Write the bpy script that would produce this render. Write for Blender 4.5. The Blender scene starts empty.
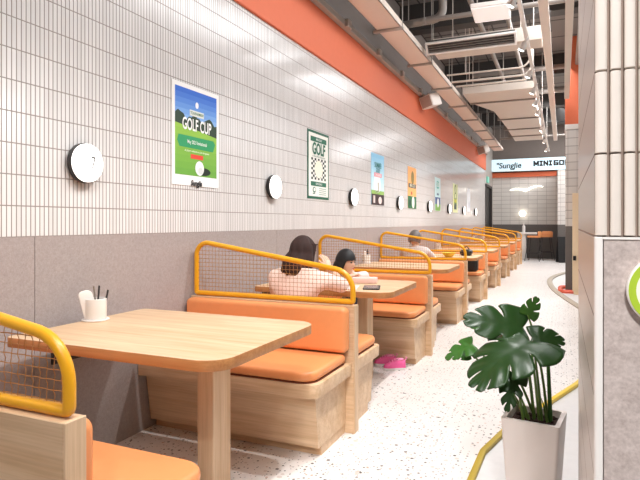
import bpy, bmesh, math, random
from mathutils import Vector, Matrix
PI = math.pi
random.seed(7)
C = bpy.context.scene.collection
S = bpy.context.scene

# ---------------------------------------------------------------- camera, world, lights, exposure
cam = bpy.data.cameras.new('camera'); co = bpy.data.objects.new('camera', cam); C.objects.link(co)
co.location = (2.3176, 0, 1.25); co.rotation_euler = (PI/2, 0, 0.4148)
cam.sensor_width = 36; cam.lens = 551.57/640*36; cam.shift_y = -17.35/640
cam.clip_start = 0.05; cam.clip_end = 100
S.camera = co

w = bpy.data.worlds.new('world'); S.world = w; w.use_nodes = True
w.node_tree.nodes['Background'].inputs[0].default_value = (1, 1, 1, 1)
w.node_tree.nodes['Background'].inputs[1].default_value = 0.4

S.view_settings.view_transform = 'Standard'; S.view_settings.look = 'None'
S.view_settings.gamma = 1; S.view_settings.use_curve_mapping = False
S.view_settings.exposure = -0.14

def area(name, loc, rot, sx, sy, power, col=(1, 0.95, 0.9)):
    l = bpy.data.lights.new(name, 'AREA'); l.shape = 'RECTANGLE'; l.size = sx; l.size_y = sy
    l.energy = power; l.color = col
    o = bpy.data.objects.new(name, l); C.objects.link(o); o.location = loc; o.rotation_euler = rot
    return o
def spot(name, loc, target, power, size=80, blend=0.6, col=(1, 0.985, 0.97), rad=0.03):
    l = bpy.data.lights.new(name, 'SPOT'); l.energy = power; l.spot_size = math.radians(size)
    l.spot_blend = blend; l.color = col; l.shadow_soft_size = rad
    o = bpy.data.objects.new(name, l); C.objects.link(o); o.location = loc
    d = Vector(target)-Vector(loc); o.rotation_euler = d.to_track_quat('-Z', 'Y').to_euler()
    return o
# hall lighting, with unseen fill lights added over the golf side and the booths
COOL = (0.97, 0.985, 1.0)
area('hall_fill', (5.0, 5.2, 2.7), (0, math.radians(68), 0), 0.6, 0.6, 26, COOL)
area('hall_fill', (4.9, 12.0, 3.6), (0, math.radians(35), 0), 1.5, 5.0, 70, COOL)
area('hall_fill', (3.6, 18.3, 4.1), (0, math.radians(20), 0), 3.0, 2.5, 230, COOL)  # fill added to brighten the far end
spot('near_fill_spot', (2.75, -1.5, 3.2), (2.85, 1.08, 1.1), 500, 50, 0.7, COOL, 0.15)  # added spot without a fixture, brightens the pillar front
spot('near_fill_spot', (2.1, -0.8, 3.3), (0.7, 1.3, 0.7), 130, 60, 0.8, COOL, 0.10)  # second added spot, brightens the nearest booth
area('hall_fill', (2.25, 2.5, 4.15), (0, math.radians(38), 0), 0.5, 8.0, 150, COOL)  # this fill and the next are added to wash the left wall
area('hall_fill', (2.25, 12.0, 4.15), (0, math.radians(34), 0), 0.5, 11.0, 215, COOL)

# ---------------------------------------------------------------- material helpers
def lin(r, g, b):
    f = lambda c: (c/255/12.92) if c/255 <= 0.04045 else ((c/255+0.055)/1.055)**2.4
    return (f(r), f(g), f(b), 1)
class NT:
    def __init__(self, name):
        self.m = bpy.data.materials.new(name); self.m.use_nodes = True
        self.t = self.m.node_tree; self.b = self.t.nodes['Principled BSDF']
    def n(self, typ, **kw):
        nd = self.t.nodes.new(typ)
        for k, v in kw.items(): setattr(nd, k, v)
        return nd
    def link(self, a, b): self.t.links.new(a, b)
    def val(self, sock, v):
        if isinstance(v, (int, float, tuple)): sock.default_value = v
        else: self.link(v, sock)
    def math(self, op, a, b=0.0, c=0.0):
        nd = self.n('ShaderNodeMath', operation=op)
        self.val(nd.inputs[0], a); self.val(nd.inputs[1], b); self.val(nd.inputs[2], c)
        return nd.outputs[0]
    def mix(self, f, a, b):
        nd = self.n('ShaderNodeMix', data_type='RGBA')
        self.val(nd.inputs[0], f); self.val(nd.inputs[6], a); self.val(nd.inputs[7], b)
        return nd.outputs[2]
    def coord(self, which='Object'):
        return self.n('ShaderNodeTexCoord').outputs[which]
    def sep(self, v):
        s = self.n('ShaderNodeSeparateXYZ'); self.link(v, s.inputs[0]); return s.outputs
    def mapping(self, v, scale=(1, 1, 1), loc=(0, 0, 0)):
        s = self.n('ShaderNodeMapping'); self.link(v, s.inputs[0])
        s.inputs['Scale'].default_value = scale; s.inputs['Location'].default_value = loc
        return s.outputs[0]
    def noise(self, v, scale, detail=3, rough=0.55):
        s = self.n('ShaderNodeTexNoise'); self.link(v, s.inputs['Vector'])
        s.inputs['Scale'].default_value = scale; s.inputs['Detail'].default_value = detail
        s.inputs['Roughness'].default_value = rough
        return s.outputs['Fac']
    def ramp(self, f, stops):
        r = self.n('ShaderNodeValToRGB'); self.link(f, r.inputs[0]); e = r.color_ramp.elements
        while len(e) < len(stops): e.new(0.5)
        for i, (p, c) in enumerate(stops): e[i].position = p; e[i].color = c
        return r.outputs[0]
    def bump(self, h, strength=0.3, dist=0.002):
        b = self.n('ShaderNodeBump'); b.inputs['Strength'].default_value = strength
        b.inputs['Distance'].default_value = dist
        self.link(h, b.inputs['Height']); self.link(b.outputs[0], self.b.inputs['Normal'])
    def base(self, c): self.val(self.b.inputs['Base Color'], c)
    def rough(self, r): self.val(self.b.inputs['Roughness'], r)

def plain(name, col, rough=0.5, metal=0.0, emit=0.0, var=0.06, bump=0.0, ecol=None):
    k = NT(name)
    if var:
        f = k.noise(k.coord(), 18, 3)
        a = tuple(max(0, c*(1-var)) for c in col[:3])+(1,); b = tuple(min(1, c*(1+var)) for c in col[:3])+(1,)
        k.base(k.mix(f, a, b))
        if bump: k.bump(k.noise(k.coord(), 140, 2), bump, 0.001)
    else: k.base(col)
    k.rough(rough); k.b.inputs['Metallic'].default_value = metal
    if emit:
        k.b.inputs['Emission Color'].default_value = ecol or col; k.b.inputs['Emission Strength'].default_value = emit
    return k.m

def tile_mat(name, axis, z0, pitch, row, tile, joint, jw=0.20, rh=0.028, rough=0.16):
    k = NT(name); o = k.sep(k.coord())
    u = k.math('DIVIDE', o[axis], pitch); v = k.math('DIVIDE', k.math('SUBTRACT', o[2], z0), row)
    fu = k.math('FRACT', u); fv = k.math('FRACT', v)
    du = k.math('ABSOLUTE', k.math('SUBTRACT', fu, 0.5))       # 0 centre .. 0.5 joint
    dv = k.math('ABSOLUTE', k.math('SUBTRACT', fv, 0.5))
    def sm(x, a, b):
        nd = k.n('ShaderNodeMapRange', interpolation_type='SMOOTHSTEP'); k.link(x, nd.inputs[0])
        nd.inputs[1].default_value = a; nd.inputs[2].default_value = b
        return nd.outputs[0]
    ju = sm(du, 0.5-jw, 0.5-jw*0.3); jv = sm(dv, 0.5-rh, 0.5-rh*0.3)
    j = k.math('MAXIMUM', ju, jv)
    wn = k.n('ShaderNodeTexWhiteNoise', noise_dimensions='2D')
    cb = k.n('ShaderNodeCombineXYZ'); k.link(k.math('FLOOR', u), cb.inputs[0]); k.link(k.math('FLOOR', v), cb.inputs[1])
    k.link(cb.outputs[0], wn.inputs['Vector'])
    t2 = tuple(c*0.90 for c in tile[:3])+(1,)
    k.base(k.mix(j, k.mix(wn.outputs['Value'], tile, t2), joint))
    k.rough(k.math('ADD', k.math('MULTIPLY', j, 0.5), rough))
    k.bump(k.math('SUBTRACT', 1.0, j), 0.35, 0.002)
    return k.m

def wood_mat(name, axis, c1=(234, 203, 168), c2=(210, 171, 130), dark=1.0):
    k = NT(name)
    oi = k.n('ShaderNodeObjectInfo')
    v = k.n('ShaderNodeVectorMath', operation='ADD'); k.link(k.coord(), v.inputs[0])
    cb = k.n('ShaderNodeCombineXYZ')
    for i in range(3): k.link(k.math('MULTIPLY', oi.outputs['Random'], 7.3+i*3.1), cb.inputs[i])
    k.link(cb.outputs[0], v.inputs[1])
    sc = [9, 9, 9]; sc[axis] = 0.7
    f = k.noise(k.mapping(v.outputs[0], tuple(sc)), 2.2, 5, 0.6)
    sc2 = [120, 120, 120]; sc2[axis] = 3.0
    g = k.noise(k.mapping(v.outputs[0], tuple(sc2)), 1.0, 2, 0.5)
    a = k.ramp(f, [(0.3, lin(*c2)), (0.7, lin(*c1))])
    b = k.ramp(g, [(0.35, (0.80, 0.76, 0.72, 1)), (0.6, (1, 1, 1, 1))])
    m = k.n('ShaderNodeMix', data_type='RGBA', blend_type='MULTIPLY'); m.inputs[0].default_value = 0.55
    k.link(a, m.inputs[6]); k.link(b, m.inputs[7]); k.base(m.outputs[2])
    k.rough(0.42); k.bump(g, 0.08, 0.0006)
    return k.m

def terrazzo_mat():
    k = NT('terrazzo'); v = k.coord()
    col = k.ramp(k.noise(v, 1.3, 3), [(0.35, lin(228, 222, 218)), (0.65, lin(236, 231, 227))])
    for sc, th, pick, cc in [(15, 0.11, 0.30, (74, 66, 64)), (26, 0.14, 0.30, (92, 84, 82)), (48, 0.17, 0.26, (120, 110, 108)), (21, 0.22, 0.10, (212, 200, 192)), (36, 0.2, 0.05, (196, 164, 146))]:
        vo = k.n('ShaderNodeTexVoronoi', voronoi_dimensions='2D'); k.link(k.mapping(v, (1, 1, 1), (sc*0.37, sc*0.11, 0)), vo.inputs['Vector'])
        vo.inputs['Scale'].default_value = sc
        s = k.sep(vo.outputs['Color'])
        r = k.math('MULTIPLY', k.math('ADD', s[1], 0.35), th)
        on = k.math('MULTIPLY', k.math('LESS_THAN', vo.outputs['Distance'], r), k.math('LESS_THAN', s[0], pick))
        col = k.mix(on, col, lin(*cc))
    k.base(col); k.rough(0.34)
    return k.m

def felt_mat(name, a, b, scale=90):
    k = NT(name); v = k.coord()
    f = k.noise(v, scale, 4, 0.75); g = k.noise(v, scale*3, 2, 0.6)
    k.base(k.ramp(k.math('ADD', k.math('MULTIPLY', f, 0.6), k.math('MULTIPLY', g, 0.4)), [(0.36, lin(*a)), (0.64, lin(*b))]))
    k.rough(0.85); k.bump(g, 0.25, 0.001)
    return k.m

M = {}
M['tile'] = tile_mat('wall_tile', 1, 1.1835, 0.0249, 0.1445, lin(232, 229, 227), lin(138, 128, 122), 0.17)
M['tile_end'] = tile_mat('end_wall_tile', 0, 1.1835, 0.30, 0.1445, lin(226, 222, 216), lin(150, 142, 136), 0.02, 0.05)
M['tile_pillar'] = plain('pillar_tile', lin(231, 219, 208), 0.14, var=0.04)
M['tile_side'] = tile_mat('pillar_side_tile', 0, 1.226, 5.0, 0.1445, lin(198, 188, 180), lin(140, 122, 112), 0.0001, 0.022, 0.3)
M['tile_post'] = tile_mat('post_tile', 0, 1.1835, 0.15, 0.1445, lin(226, 220, 214), lin(140, 130, 124), 0.03, 0.05)
M['grout'] = plain('grout', lin(150, 130, 118), 0.8)
M['felt'] = felt_mat('grey_wall_board', (150, 139, 135), (172, 161, 157), 70)
M['felt_pink'] = felt_mat('speckled_board', (174, 158, 151), (208, 193, 186), 45)
M['dark_board'] = felt_mat('dark_grey_board', (100, 95, 91), (114, 108, 104), 60)
M['orange_paint'] = plain('orange_paint', lin(222, 112, 74), 0.6, var=0.03)
M['trim_grey'] = plain('trim_grey', lin(176, 168, 160), 0.55)
M['upper_grey'] = plain('upper_grey', lin(128, 118, 112), 0.8)
M['terrazzo'] = terrazzo_mat()
M['golf_floor'] = plain('golf_floor', lin(222, 220, 219), 0.5)
M['wood_x'] = wood_mat('oak_along', 0); M['wood_y'] = wood_mat('oak_across', 1); M['wood_z'] = wood_mat('oak_upright', 2)
M['wood_edge_shaded'] = wood_mat('oak_edge_shaded', 0, (206, 150, 96), (176, 116, 66))  # edge wood colour, with shading darkened into it
M['leather'] = plain('orange_leather', lin(240, 156, 98), 0.42, var=0.05, bump=0.12)
M['piping'] = plain('brown_piping', lin(120, 62, 36), 0.6)
M['amber'] = plain('amber_paint', lin(240, 172, 32), 0.34, var=0.03)
M['wire'] = plain('tan_wire', lin(178, 122, 64), 0.45, var=0.03)
M['white'] = plain('white_plastic', lin(238, 232, 226), 0.4, var=0.02)
M['black'] = plain('black_plastic', lin(30, 28, 28), 0.45, var=0.1)
M['charcoal'] = plain('charcoal', lin(58, 54, 52), 0.6)
M['lampglow'] = plain('lamp_glow', (1, 0.98, 0.95, 1), 0.4, emit=2.2, var=0, ecol=(1, 0.95, 0.9, 1))
M['spotglow'] = plain('spot_glow', (1, 1, 1, 1), 0.4, emit=14, var=0, ecol=(1, 0.97, 0.92, 1))
M['panelglow'] = plain('panel_glow', (1, 1, 1, 1), 0.4, emit=0.3, var=0, ecol=(1, 0.97, 0.94, 1))
M['tray'] = plain('pale_duct', lin(232, 216, 202), 0.5, var=0.03)
M['duct'] = plain('galvanised_duct', lin(214, 202, 190), 0.5, var=0.05)
M['ductdark'] = plain('grey_pipe', lin(138, 129, 122), 0.55, var=0.08)
M['steel'] = plain('steel', lin(170, 160, 150), 0.4, 0.6)
M['yellow'] = plain('yellow_edge', lin(244, 206, 40), 0.4, var=0.08)
M['olive'] = plain('olive_edge', lin(176, 150, 40), 0.5)
M['beige'] = plain('beige_edge', lin(176, 164, 148), 0.6)
M['red'] = plain('red_curb', lin(222, 92, 62), 0.5)
M['cream'] = plain('cream_wood', lin(240, 216, 180), 0.5, var=0.04)
M['planter'] = plain('planter_stone', lin(226, 214, 206), 0.4, var=0.03)
M['soil'] = plain('soil', lin(58, 36, 28), 0.95, var=0.5, bump=0.8)
def leaf_mat(name, c):
    k = NT(name); k.base(k.mix(k.noise(k.coord(), 30, 3), lin(*c), lin(*[min(255, x*1.25) for x in c])))
    k.rough(0.30); k.b.inputs['Specular IOR Level'].default_value = 0.3
    return k.m
M['leaf'] = leaf_mat('leaf_dark_green', (30, 54, 22)); M['leaf2'] = leaf_mat('leaf_mid_green', (50, 88, 34))
M['stem'] = leaf_mat('stem_green', (84, 108, 52))
M['skin'] = plain('skin', lin(236, 190, 164), 0.5, var=0.03)
M['hair_b'] = plain('brown_black_hair', lin(52, 30, 25), 0.8, var=0.45)
M['hair_k'] = plain('black_hair', lin(18, 15, 17), 0.6, var=0.2)
M['hair_g'] = plain('grey_hair', lin(96, 88, 84), 0.5, var=0.3)
M['pink_cloth'] = plain('pink_cloth', lin(250, 222, 210), 0.8, var=0.06)
M['white_cloth'] = plain('white_cloth', lin(238, 228, 226), 0.8, var=0.04)
M['pale_cloth'] = plain('pale_grey_cloth', lin(214, 208, 206), 0.8, var=0.06)
M['navy'] = plain('navy_cloth', lin(58, 60, 82), 0.8)
M['shoe'] = plain('pink_shoe', lin(238, 96, 156), 0.6, var=0.08)
M['shoe_l'] = plain('pale_pink', lin(248, 150, 190), 0.6, var=0.05)
M['lip'] = plain('lip', lin(196, 96, 92), 0.5, var=0)
M['ceil'] = None

def ceil_mat():
    k = NT('ceiling_deck'); o = k.sep(k.coord())
    a = k.math('LESS_THAN', k.math('FRACT', k.math('DIVIDE', o[0], 0.30)), 0.08)
    b = k.math('LESS_THAN', k.math('FRACT', k.math('DIVIDE', o[1], 0.9)), 0.05)
    k.base(k.mix(k.math('MAXIMUM', a, b), lin(122, 116, 112), lin(64, 60, 58))); k.rough(0.8)
    return k.m
M['ceil'] = ceil_mat()

# ---------------------------------------------------------------- mesh helpers
def merge(bm, tmp, mat=0, mtx=None):
    if mtx is not None: bmesh.ops.transform(tmp, matrix=mtx, verts=tmp.verts)
    for f in tmp.faces: f.material_index = mat
    me = bpy.data.meshes.new('t'); tmp.to_mesh(me); tmp.free(); bm.from_mesh(me); bpy.data.meshes.remove(me)
def box(bm, x0, x1, y0, y1, z0, z1, bev=0.0, seg=2, mat=0, mtx=None):
    t = bmesh.new(); bmesh.ops.create_cube(t, size=1)
    for v in t.verts: v.co = Vector((x0+(v.co.x+.5)*(x1-x0), y0+(v.co.y+.5)*(y1-y0), z0+(v.co.z+.5)*(z1-z0)))
    if bev: bmesh.ops.bevel(t, geom=t.edges[:], offset=bev, segments=seg, profile=0.5, affect='EDGES')
    merge(bm, t, mat, mtx)
def prism(bm, pts, z0, z1, bev=0.0, seg=2, mat=0, mtx=None, both=True):
    t = bmesh.new()
    lo = [t.verts.new((x, y, z0)) for x, y in pts]; hi = [t.verts.new((x, y, z1)) for x, y in pts]
    n = len(pts); top = t.faces.new(hi); bot = t.faces.new(lo[::-1])
    for i in range(n): t.faces.new((lo[i], lo[(i+1) % n], hi[(i+1) % n], hi[i]))
    bmesh.ops.recalc_face_normals(t, faces=t.faces[:])
    if bev:
        e = list(top.edges) + (list(bot.edges) if both else [])
        bmesh.ops.bevel(t, geom=e, offset=bev, segments=seg, profile=0.5, affect='EDGES')
    merge(bm, t, mat, mtx)
def rrect(x0, x1, y0, y1, r, n=7):
    if isinstance(r, (int, float)): r = (r, r, r, r)   # order: x0y0, x1y0, x1y1, x0y1
    pts = []
    for (cx, cy, a0), rr in zip(((x0, y0, PI), (x1, y0, 1.5*PI), (x1, y1, 0), (x0, y1, .5*PI)), r):
        sx = 1 if cx == x0 else -1; sy = 1 if cy == y0 else -1
        if rr <= 0: pts.append((cx, cy)); continue
        for i in range(n+1):
            a = a0+PI/2*i/n; pts.append((cx+sx*rr+rr*math.cos(a), cy+sy*rr+rr*math.sin(a)))
    return pts
def cyl(bm, p0, p1, r, seg=16, mat=0, r2=None):
    p0, p1 = Vector(p0), Vector(p1); d = p1-p0
    t = bmesh.new(); bmesh.ops.create_cone(t, cap_ends=True, segments=seg, radius1=r, radius2=r if r2 is None else r2, depth=d.length)
    q = d.to_track_quat('Z', 'Y').to_matrix().to_4x4()
    merge(bm, t, mat, Matrix.Translation((p0+p1)/2) @ q)
def tube(bm, pts, r, seg=10, closed=False, mat=0):
    pts = [Vector(p) for p in pts]; n = len(pts); rings = []
    up = None; rr = r if isinstance(r, list) else [r]*n
    for i, p in enumerate(pts):
        a = pts[i-1] if (i > 0 or closed) else p; b = pts[(i+1) % n] if (i < n-1 or closed) else p
        d = (b-a).normalized()
        if up is None:
            up = d.orthogonal().normalized()
        up = (up-d*up.dot(d)).normalized(); s = d.cross(up)
        rings.append([bm.verts.new(p+(up*math.cos(2*PI*k/seg)+s*math.sin(2*PI*k/seg))*rr[i]) for k in range(seg)])
    for i in range(n if closed else n-1):
        A, B = rings[i], rings[(i+1) % n]
        off = 0
        if closed and i == n-1:
            off = min(range(seg), key=lambda o: (A[0].co-B[o].co).length)
        for k in range(seg):
            f = bm.faces.new((A[k], A[(k+1) % seg], B[(k+1+off) % seg], B[(k+off) % seg])); f.material_index = mat
    if not closed:
        bm.faces.new(rings[0][::-1]).material_index = mat; bm.faces.new(rings[-1]).material_index = mat
def fillet(pts, rads, n=7, closed=True):
    pts = [Vector(p) for p in pts]; out = []
    for i, p in enumerate(pts):
        r = rads[i]
        if r <= 0 or (not closed and i in (0, len(pts)-1)): out.append(p); continue
        a = (pts[i-1]-p).normalized(); b = (pts[(i+1) % len(pts)]-p).normalized()
        ang = a.angle(b); t = r/math.tan(ang/2); c = p+(a+b).normalized()*(r/math.sin(ang/2))
        v0 = p+a*t-c; v1 = p+b*t-c; tot = v0.angle(v1)
        ax = v0.cross(v1).normalized()
        for k in range(n+1): out.append(c+Matrix.Rotation(tot*k/n, 3, ax) @ v0)
    return out
def lathe(bm, prof, seg=28, mat=0, mtx=None):
    t = bmesh.new(); rings = []
    for r, z in prof:
        if r < 1e-6: rings.append([t.verts.new((0, 0, z))])
        else: rings.append([t.verts.new((r*math.cos(2*PI*k/seg), r*math.sin(2*PI*k/seg), z)) for k in range(seg)])
    for A, B in zip(rings[:-1], rings[1:]):
        for k in range(seg):
            k2 = (k+1) % seg
            if len(A) == 1 and len(B) == 1: continue
            if len(A) == 1: t.faces.new((A[0], B[k2], B[k]))
            elif len(B) == 1: t.faces.new((A[k], A[k2], B[0]))
            else: t.faces.new((A[k], A[k2], B[k2], B[k]))
    bmesh.ops.recalc_face_normals(t, faces=t.faces[:])
    merge(bm, t, mat, mtx)
def obj(name, bm, mats, parent=None, smooth=35, loc=None, rot=None, label=None):
    me = bpy.data.meshes.new(name); bm.normal_update(); bm.to_mesh(me); bm.free()
    for m in (mats if isinstance(mats, (list, tuple)) else [mats]): me.materials.append(m)
    if smooth:
        me.polygons.foreach_set('use_smooth', [True]*len(me.polygons))
        me.set_sharp_from_angle(angle=math.radians(smooth))
    o = bpy.data.objects.new(name, me); C.objects.link(o)
    if parent: o.parent = parent
    if loc: o.location = loc
    if rot: o.rotation_euler = rot
    if label: o['label'] = label
    return o
def tag(o, label, cat, group=None, kind=None):
    o['label'] = label; o['category'] = cat
    if group: o['group'] = group
    if kind: o['kind'] = kind
    return o
def thing(name, label, cat, loc=(0, 0, 0), rot=(0, 0, 0), group=None):
    o = bpy.data.objects.new(name, None); C.objects.link(o); o.location = loc; o.rotation_euler = rot
    return tag(o, label, cat, group)
def dup(root, loc, label, rot=None):
    kids = {}
    for o in C.objects:
        if o.parent: kids.setdefault(o.parent.name, []).append(o)
    r = root.copy(); C.objects.link(r); r.location = loc; r['label'] = label
    if rot: r.rotation_euler = rot
    for ch in kids.get(root.name, []):
        c = ch.copy(); C.objects.link(c); c.parent = r
        for g in kids.get(ch.name, []):
            d = g.copy(); C.objects.link(d); d.parent = c
    return r
def struct(name, bm, mats, parent=None, smooth=35, label=None, cat=None):
    o = obj(name, bm, mats, parent, smooth)
    if not parent:
        o['kind'] = 'structure'
        if label: o['label'] = label; o['category'] = cat or name.split('_')[0]
    return o
def text_bm(s, size, bold=0.0, depth=0.0, sx=1.0, spacing=1.0, shear=0.0):
    cu = bpy.data.curves.new('txt', 'FONT'); cu.body = s; cu.size = size; cu.offset = bold; cu.extrude = depth
    cu.align_x = 'CENTER'; cu.align_y = 'CENTER'; cu.space_character = spacing; cu.shear = shear
    o = bpy.data.objects.new('txt', cu); C.objects.link(o)
    dg = bpy.context.evaluated_depsgraph_get(); dg.update()
    me = bpy.data.meshes.new_from_object(o.evaluated_get(dg))
    bm = bmesh.new(); bm.from_mesh(me); bpy.data.meshes.remove(me)
    bpy.data.objects.remove(o); bpy.data.curves.remove(cu)
    if sx != 1: bmesh.ops.scale(bm, vec=(sx, 1, 1), verts=bm.verts)
    return bm
def skin_mesh(verts, edges, radii, sub=2):
    me = bpy.data.meshes.new('sk'); me.from_pydata([tuple(v) for v in verts], edges, [])
    o = bpy.data.objects.new('sk', me); C.objects.link(o)
    o.modifiers.new('s', 'SKIN')
    for i, r in enumerate(radii):
        rr = r if isinstance(r, tuple) else (r, r)
        me.skin_vertices[0].data[i].radius = rr
    me.skin_vertices[0].data[0].use_root = True
    if sub:
        ss = o.modifiers.new('u', 'SUBSURF'); ss.levels = sub; ss.render_levels = sub
    dg = bpy.context.evaluated_depsgraph_get(); dg.update()
    m2 = bpy.data.meshes.new_from_object(o.evaluated_get(dg))
    bm = bmesh.new(); bm.from_mesh(m2); bpy.data.meshes.remove(m2)
    bpy.data.objects.remove(o); bpy.data.meshes.remove(me)
    for f in bm.faces: f.material_index = 0
    return bm

# ---------------------------------------------------------------- setting
YB, YE = -3.0, 20.7
ZB = 1.1835
# curb line between terrazzo and golf floor
curb_pts = [(1.90, -1.0), (1.90, 1.6), (1.903, 2.4), (1.905, 2.746), (1.914, 3.107), (1.99, 3.454), (2.403, 4.678), (2.70, 5.8), (2.80, 7.0), (2.72, 8.0), (2.52, 8.92),
            (2.273, 10.25), (2.12, 11.3), (2.05, 12.2), (2.03, 12.9), (2.07, 13.6), (2.18, 14.3), (2.34, 14.96), (2.62, 15.8), (3.1, 16.6), (4.0, 17.2)]
bm = bmesh.new()
outline = [(-0.3, YB), (1.90, YB)] + curb_pts + [(7.0, 17.2), (7.0, YE+1.5), (-0.3, YE+1.5)]
prism(bm, outline, -0.06, 0.0)
struct('floor', bm, M['terrazzo'], smooth=0)
bm = bmesh.new(); box(bm, 1.5, 7.0, YB, 17.6, -0.10, -0.012)
struct('floor_golf', bm, M['golf_floor'], smooth=0)
def ribbon(pts, w_in, w_out, z0, z1):
    P = [Vector((x, y, 0)) for x, y in pts]; L, R = [], []
    for i, p in enumerate(P):
        d = (P[min(i+1, len(P)-1)]-P[max(i-1, 0)]).normalized(); n = Vector((d.y, -d.x, 0))
        L.append((p-n*w_in)[:2]); R.append((p+n*w_out)[:2])
    return L+R[::-1]
def strip(name, pts, w_in, w_out, z0, z1, m, bev=0.006):
    b = bmesh.new(); prism(b, ribbon(pts, w_in, w_out, z0, z1), z0, z1, bev, 2)
    return obj(name, b, m)
sm = []
def cr(pts, n=6):
    out = []
    P = [Vector((x, y)) for x, y in pts]
    for i in range(len(P)-1):
        p0, p1, p2, p3 = P[max(i-1, 0)], P[i], P[i+1], P[min(i+2, len(P)-1)]
        for k in range(n):
            t = k/n
            out.append(tuple(0.5*((2*p1)+(p2-p0)*t+(2*p0-5*p1+4*p2-p3)*t*t+(3*p1-p0-3*p2+p3)*t**3)))
    out.append(tuple(P[-1])); return out
o = strip('floor_edging', [(1.99, 3.454), (2.403, 4.678), (2.55, 5.2)], 0.012, 0.022, -0.012, 0.016, M['yellow']); tag(o, 'straight yellow edging strip on the floor running behind the white planter', 'floor edging')
o = strip('floor_edging', [(1.905, 2.2), (1.905, 2.746), (1.914, 3.107), (1.985, 3.44)], 0.012, 0.022, -0.012, 0.014, M['olive']); tag(o, 'olive yellow edging strip on the floor left of the white planter', 'floor edging')
o = strip('floor_edging', cr(curb_pts[8:]), 0.02, 0.08, -0.012, 0.02, M['beige']); tag(o, 'long curved beige edging strip at the far end of the aisle floor', 'floor edging')

# left wall: board below, tile above
bm = bmesh.new(); box(bm, -0.2, 0.0, YB, 18.6, -0.06, 4.6)
wl = struct('wall_left', bm, M['upper_grey'], smooth=0)
bm = bmesh.new(); box(bm, 0.0, 0.006, YB, 18.6, ZB, 2.953)
o = struct('tile_cladding', bm, M['tile'], wl, smooth=0)
bm = bmesh.new()
y = 1.865-2*2.44
while y < 18.6:
    box(bm, 0.0, 0.006, max(y, YB)+0.0015, min(y+2.44, 18.6)-0.0015, 0.0, ZB, 0.001, 1); y += 2.44
struct('lower_board', bm, M['felt'], wl)
bm = bmesh.new(); box(bm, -0.02, 0.03, YB, 18.6, 2.953, 3.45, 0.004, 1)
struct('orange_band', bm, M['orange_paint'], wl)
bm = bmesh.new(); box(bm, 0, 0.09, YB, 18.6, 3.452, 3.52, 0.004, 1)
for i in range(14): box(bm, 0.085, 0.13, 2.3+i*1.15, 2.42+i*1.15, 3.44, 3.53, 0.004, 1)
struct('trim_1', bm, M['trim_grey'])
# the end: doorway in left wall, end wall, return
bm = bmesh.new(); box(bm, -0.2, 0.0, 18.6, YE+0.2, 2.5, 4.6); box(bm, -0.2, 0.0, 20.3, YE+0.2, 0, 2.5)
struct('wall_left_end', bm, M['trim_grey'], smooth=0)
bm = bmesh.new(); box(bm, -0.12, -0.05, 18.64, 20.26, 0, 2.46, 0.005, 1)
d = struct('door_1', bm, M['black'])
bm = bmesh.new(); box(bm, -0.06, 0.03, 18.58, 18.66, 0, 2.5); box(bm, -0.06, 0.03, 20.24, 20.32, 0, 2.5); box(bm, -0.06, 0.03, 18.58, 20.32, 2.44, 2.52)
struct('door_frame', bm, M['charcoal'], d)
bm = bmesh.new(); box(bm, -0.6, 7.0, YE, YE+0.2, -0.06, 4.6)
we = struct('wall_end', bm, M['upper_grey'], smooth=0)
bm = bmesh.new(); box(bm, -0.05, 7.0, YE-0.012, YE, ZB, 2.86); struct('tile_cladding', bm, M['tile_end'], we, smooth=0)
bm = bmesh.new(); box(bm, -0.05, 7.0, YE-0.012, YE, 0, ZB); struct('lower_board', bm, M['dark_board'], we, smooth=0)
bm = bmesh.new(); box(bm, 0.0, 2.12, YE-0.10, YE-0.001, 2.86, 3.02, 0.004, 1); struct('orange_band', bm, M['orange_paint'], we)
bm = bmesh.new(); box(bm, 2.16, 3.6, 19.5, YE-0.02, 0, ZB, 0.003, 1, 0); box(bm, 2.16, 3.6, 19.5, YE-0.02, ZB, 2.95, 0.003, 1, 1)
struct('wall_return', bm, [M['dark_board'], M['tile_post']])
# far sides of the hall, outside the frame
bm = bmesh.new(); box(bm, 7.0, 7.2, YB, YE+0.2, -0.1, 4.6); struct('wall_right', bm, M['upper_grey'], smooth=0)
bm = bmesh.new(); box(bm, -0.2, 7.2, YB-0.2, YB, -0.1, 4.6); struct('wall_back', bm, M['upper_grey'], smooth=0)
bm = bmesh.new(); box(bm, -0.6, 7.2, YB-0.2, YE+0.2, 4.6, 4.75); struct('ceiling', bm, M['ceil'], smooth=0)

# near pillar
PX, PY, PYB, PZ = 2.369, 1.08, 2.2, 1.226
bm = bmesh.new(); box(bm, PX+0.006, 3.6, PY+0.012, PYB, -0.012, 4.6)
pil = struct('pillar', bm, M['grout'], smooth=0)
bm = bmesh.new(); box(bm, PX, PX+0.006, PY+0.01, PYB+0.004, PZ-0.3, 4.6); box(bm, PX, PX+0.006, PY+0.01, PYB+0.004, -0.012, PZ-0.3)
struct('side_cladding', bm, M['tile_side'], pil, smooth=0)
bm = bmesh.new(); z = PZ
while z < 2.3:
    x = PX
    i = 0
    while x < 2.95:
        wd = 0.0216
        t0 = x+(0.0 if i == 0 else 0.0022); t1 = x+wd-0.0022
        if i == 0:
            prism(bm, rrect(t0, t1, PY-0.002, PY+0.02, (0.011, 0.006, 0, 0)), z+0.0016, z+0.1445-0.0016, 0.001, 1)
        else:
            prism(bm, rrect(t0, t1, PY-0.002, PY+0.02, (0.0065, 0.0065, 0, 0)), z+0.0016, z+0.1445-0.0016, 0.001, 1)
        x += wd; i += 1
    z += 0.1445
struct('tile_cladding', bm, M['tile_pillar'], pil)
bm = bmesh.new(); box(bm, PX+0.014, 3.6, PY, PY+0.012, -0.012, PZ-0.002)
struct('speckled_board', bm, M['felt_pink'], pil, smooth=0)
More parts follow.
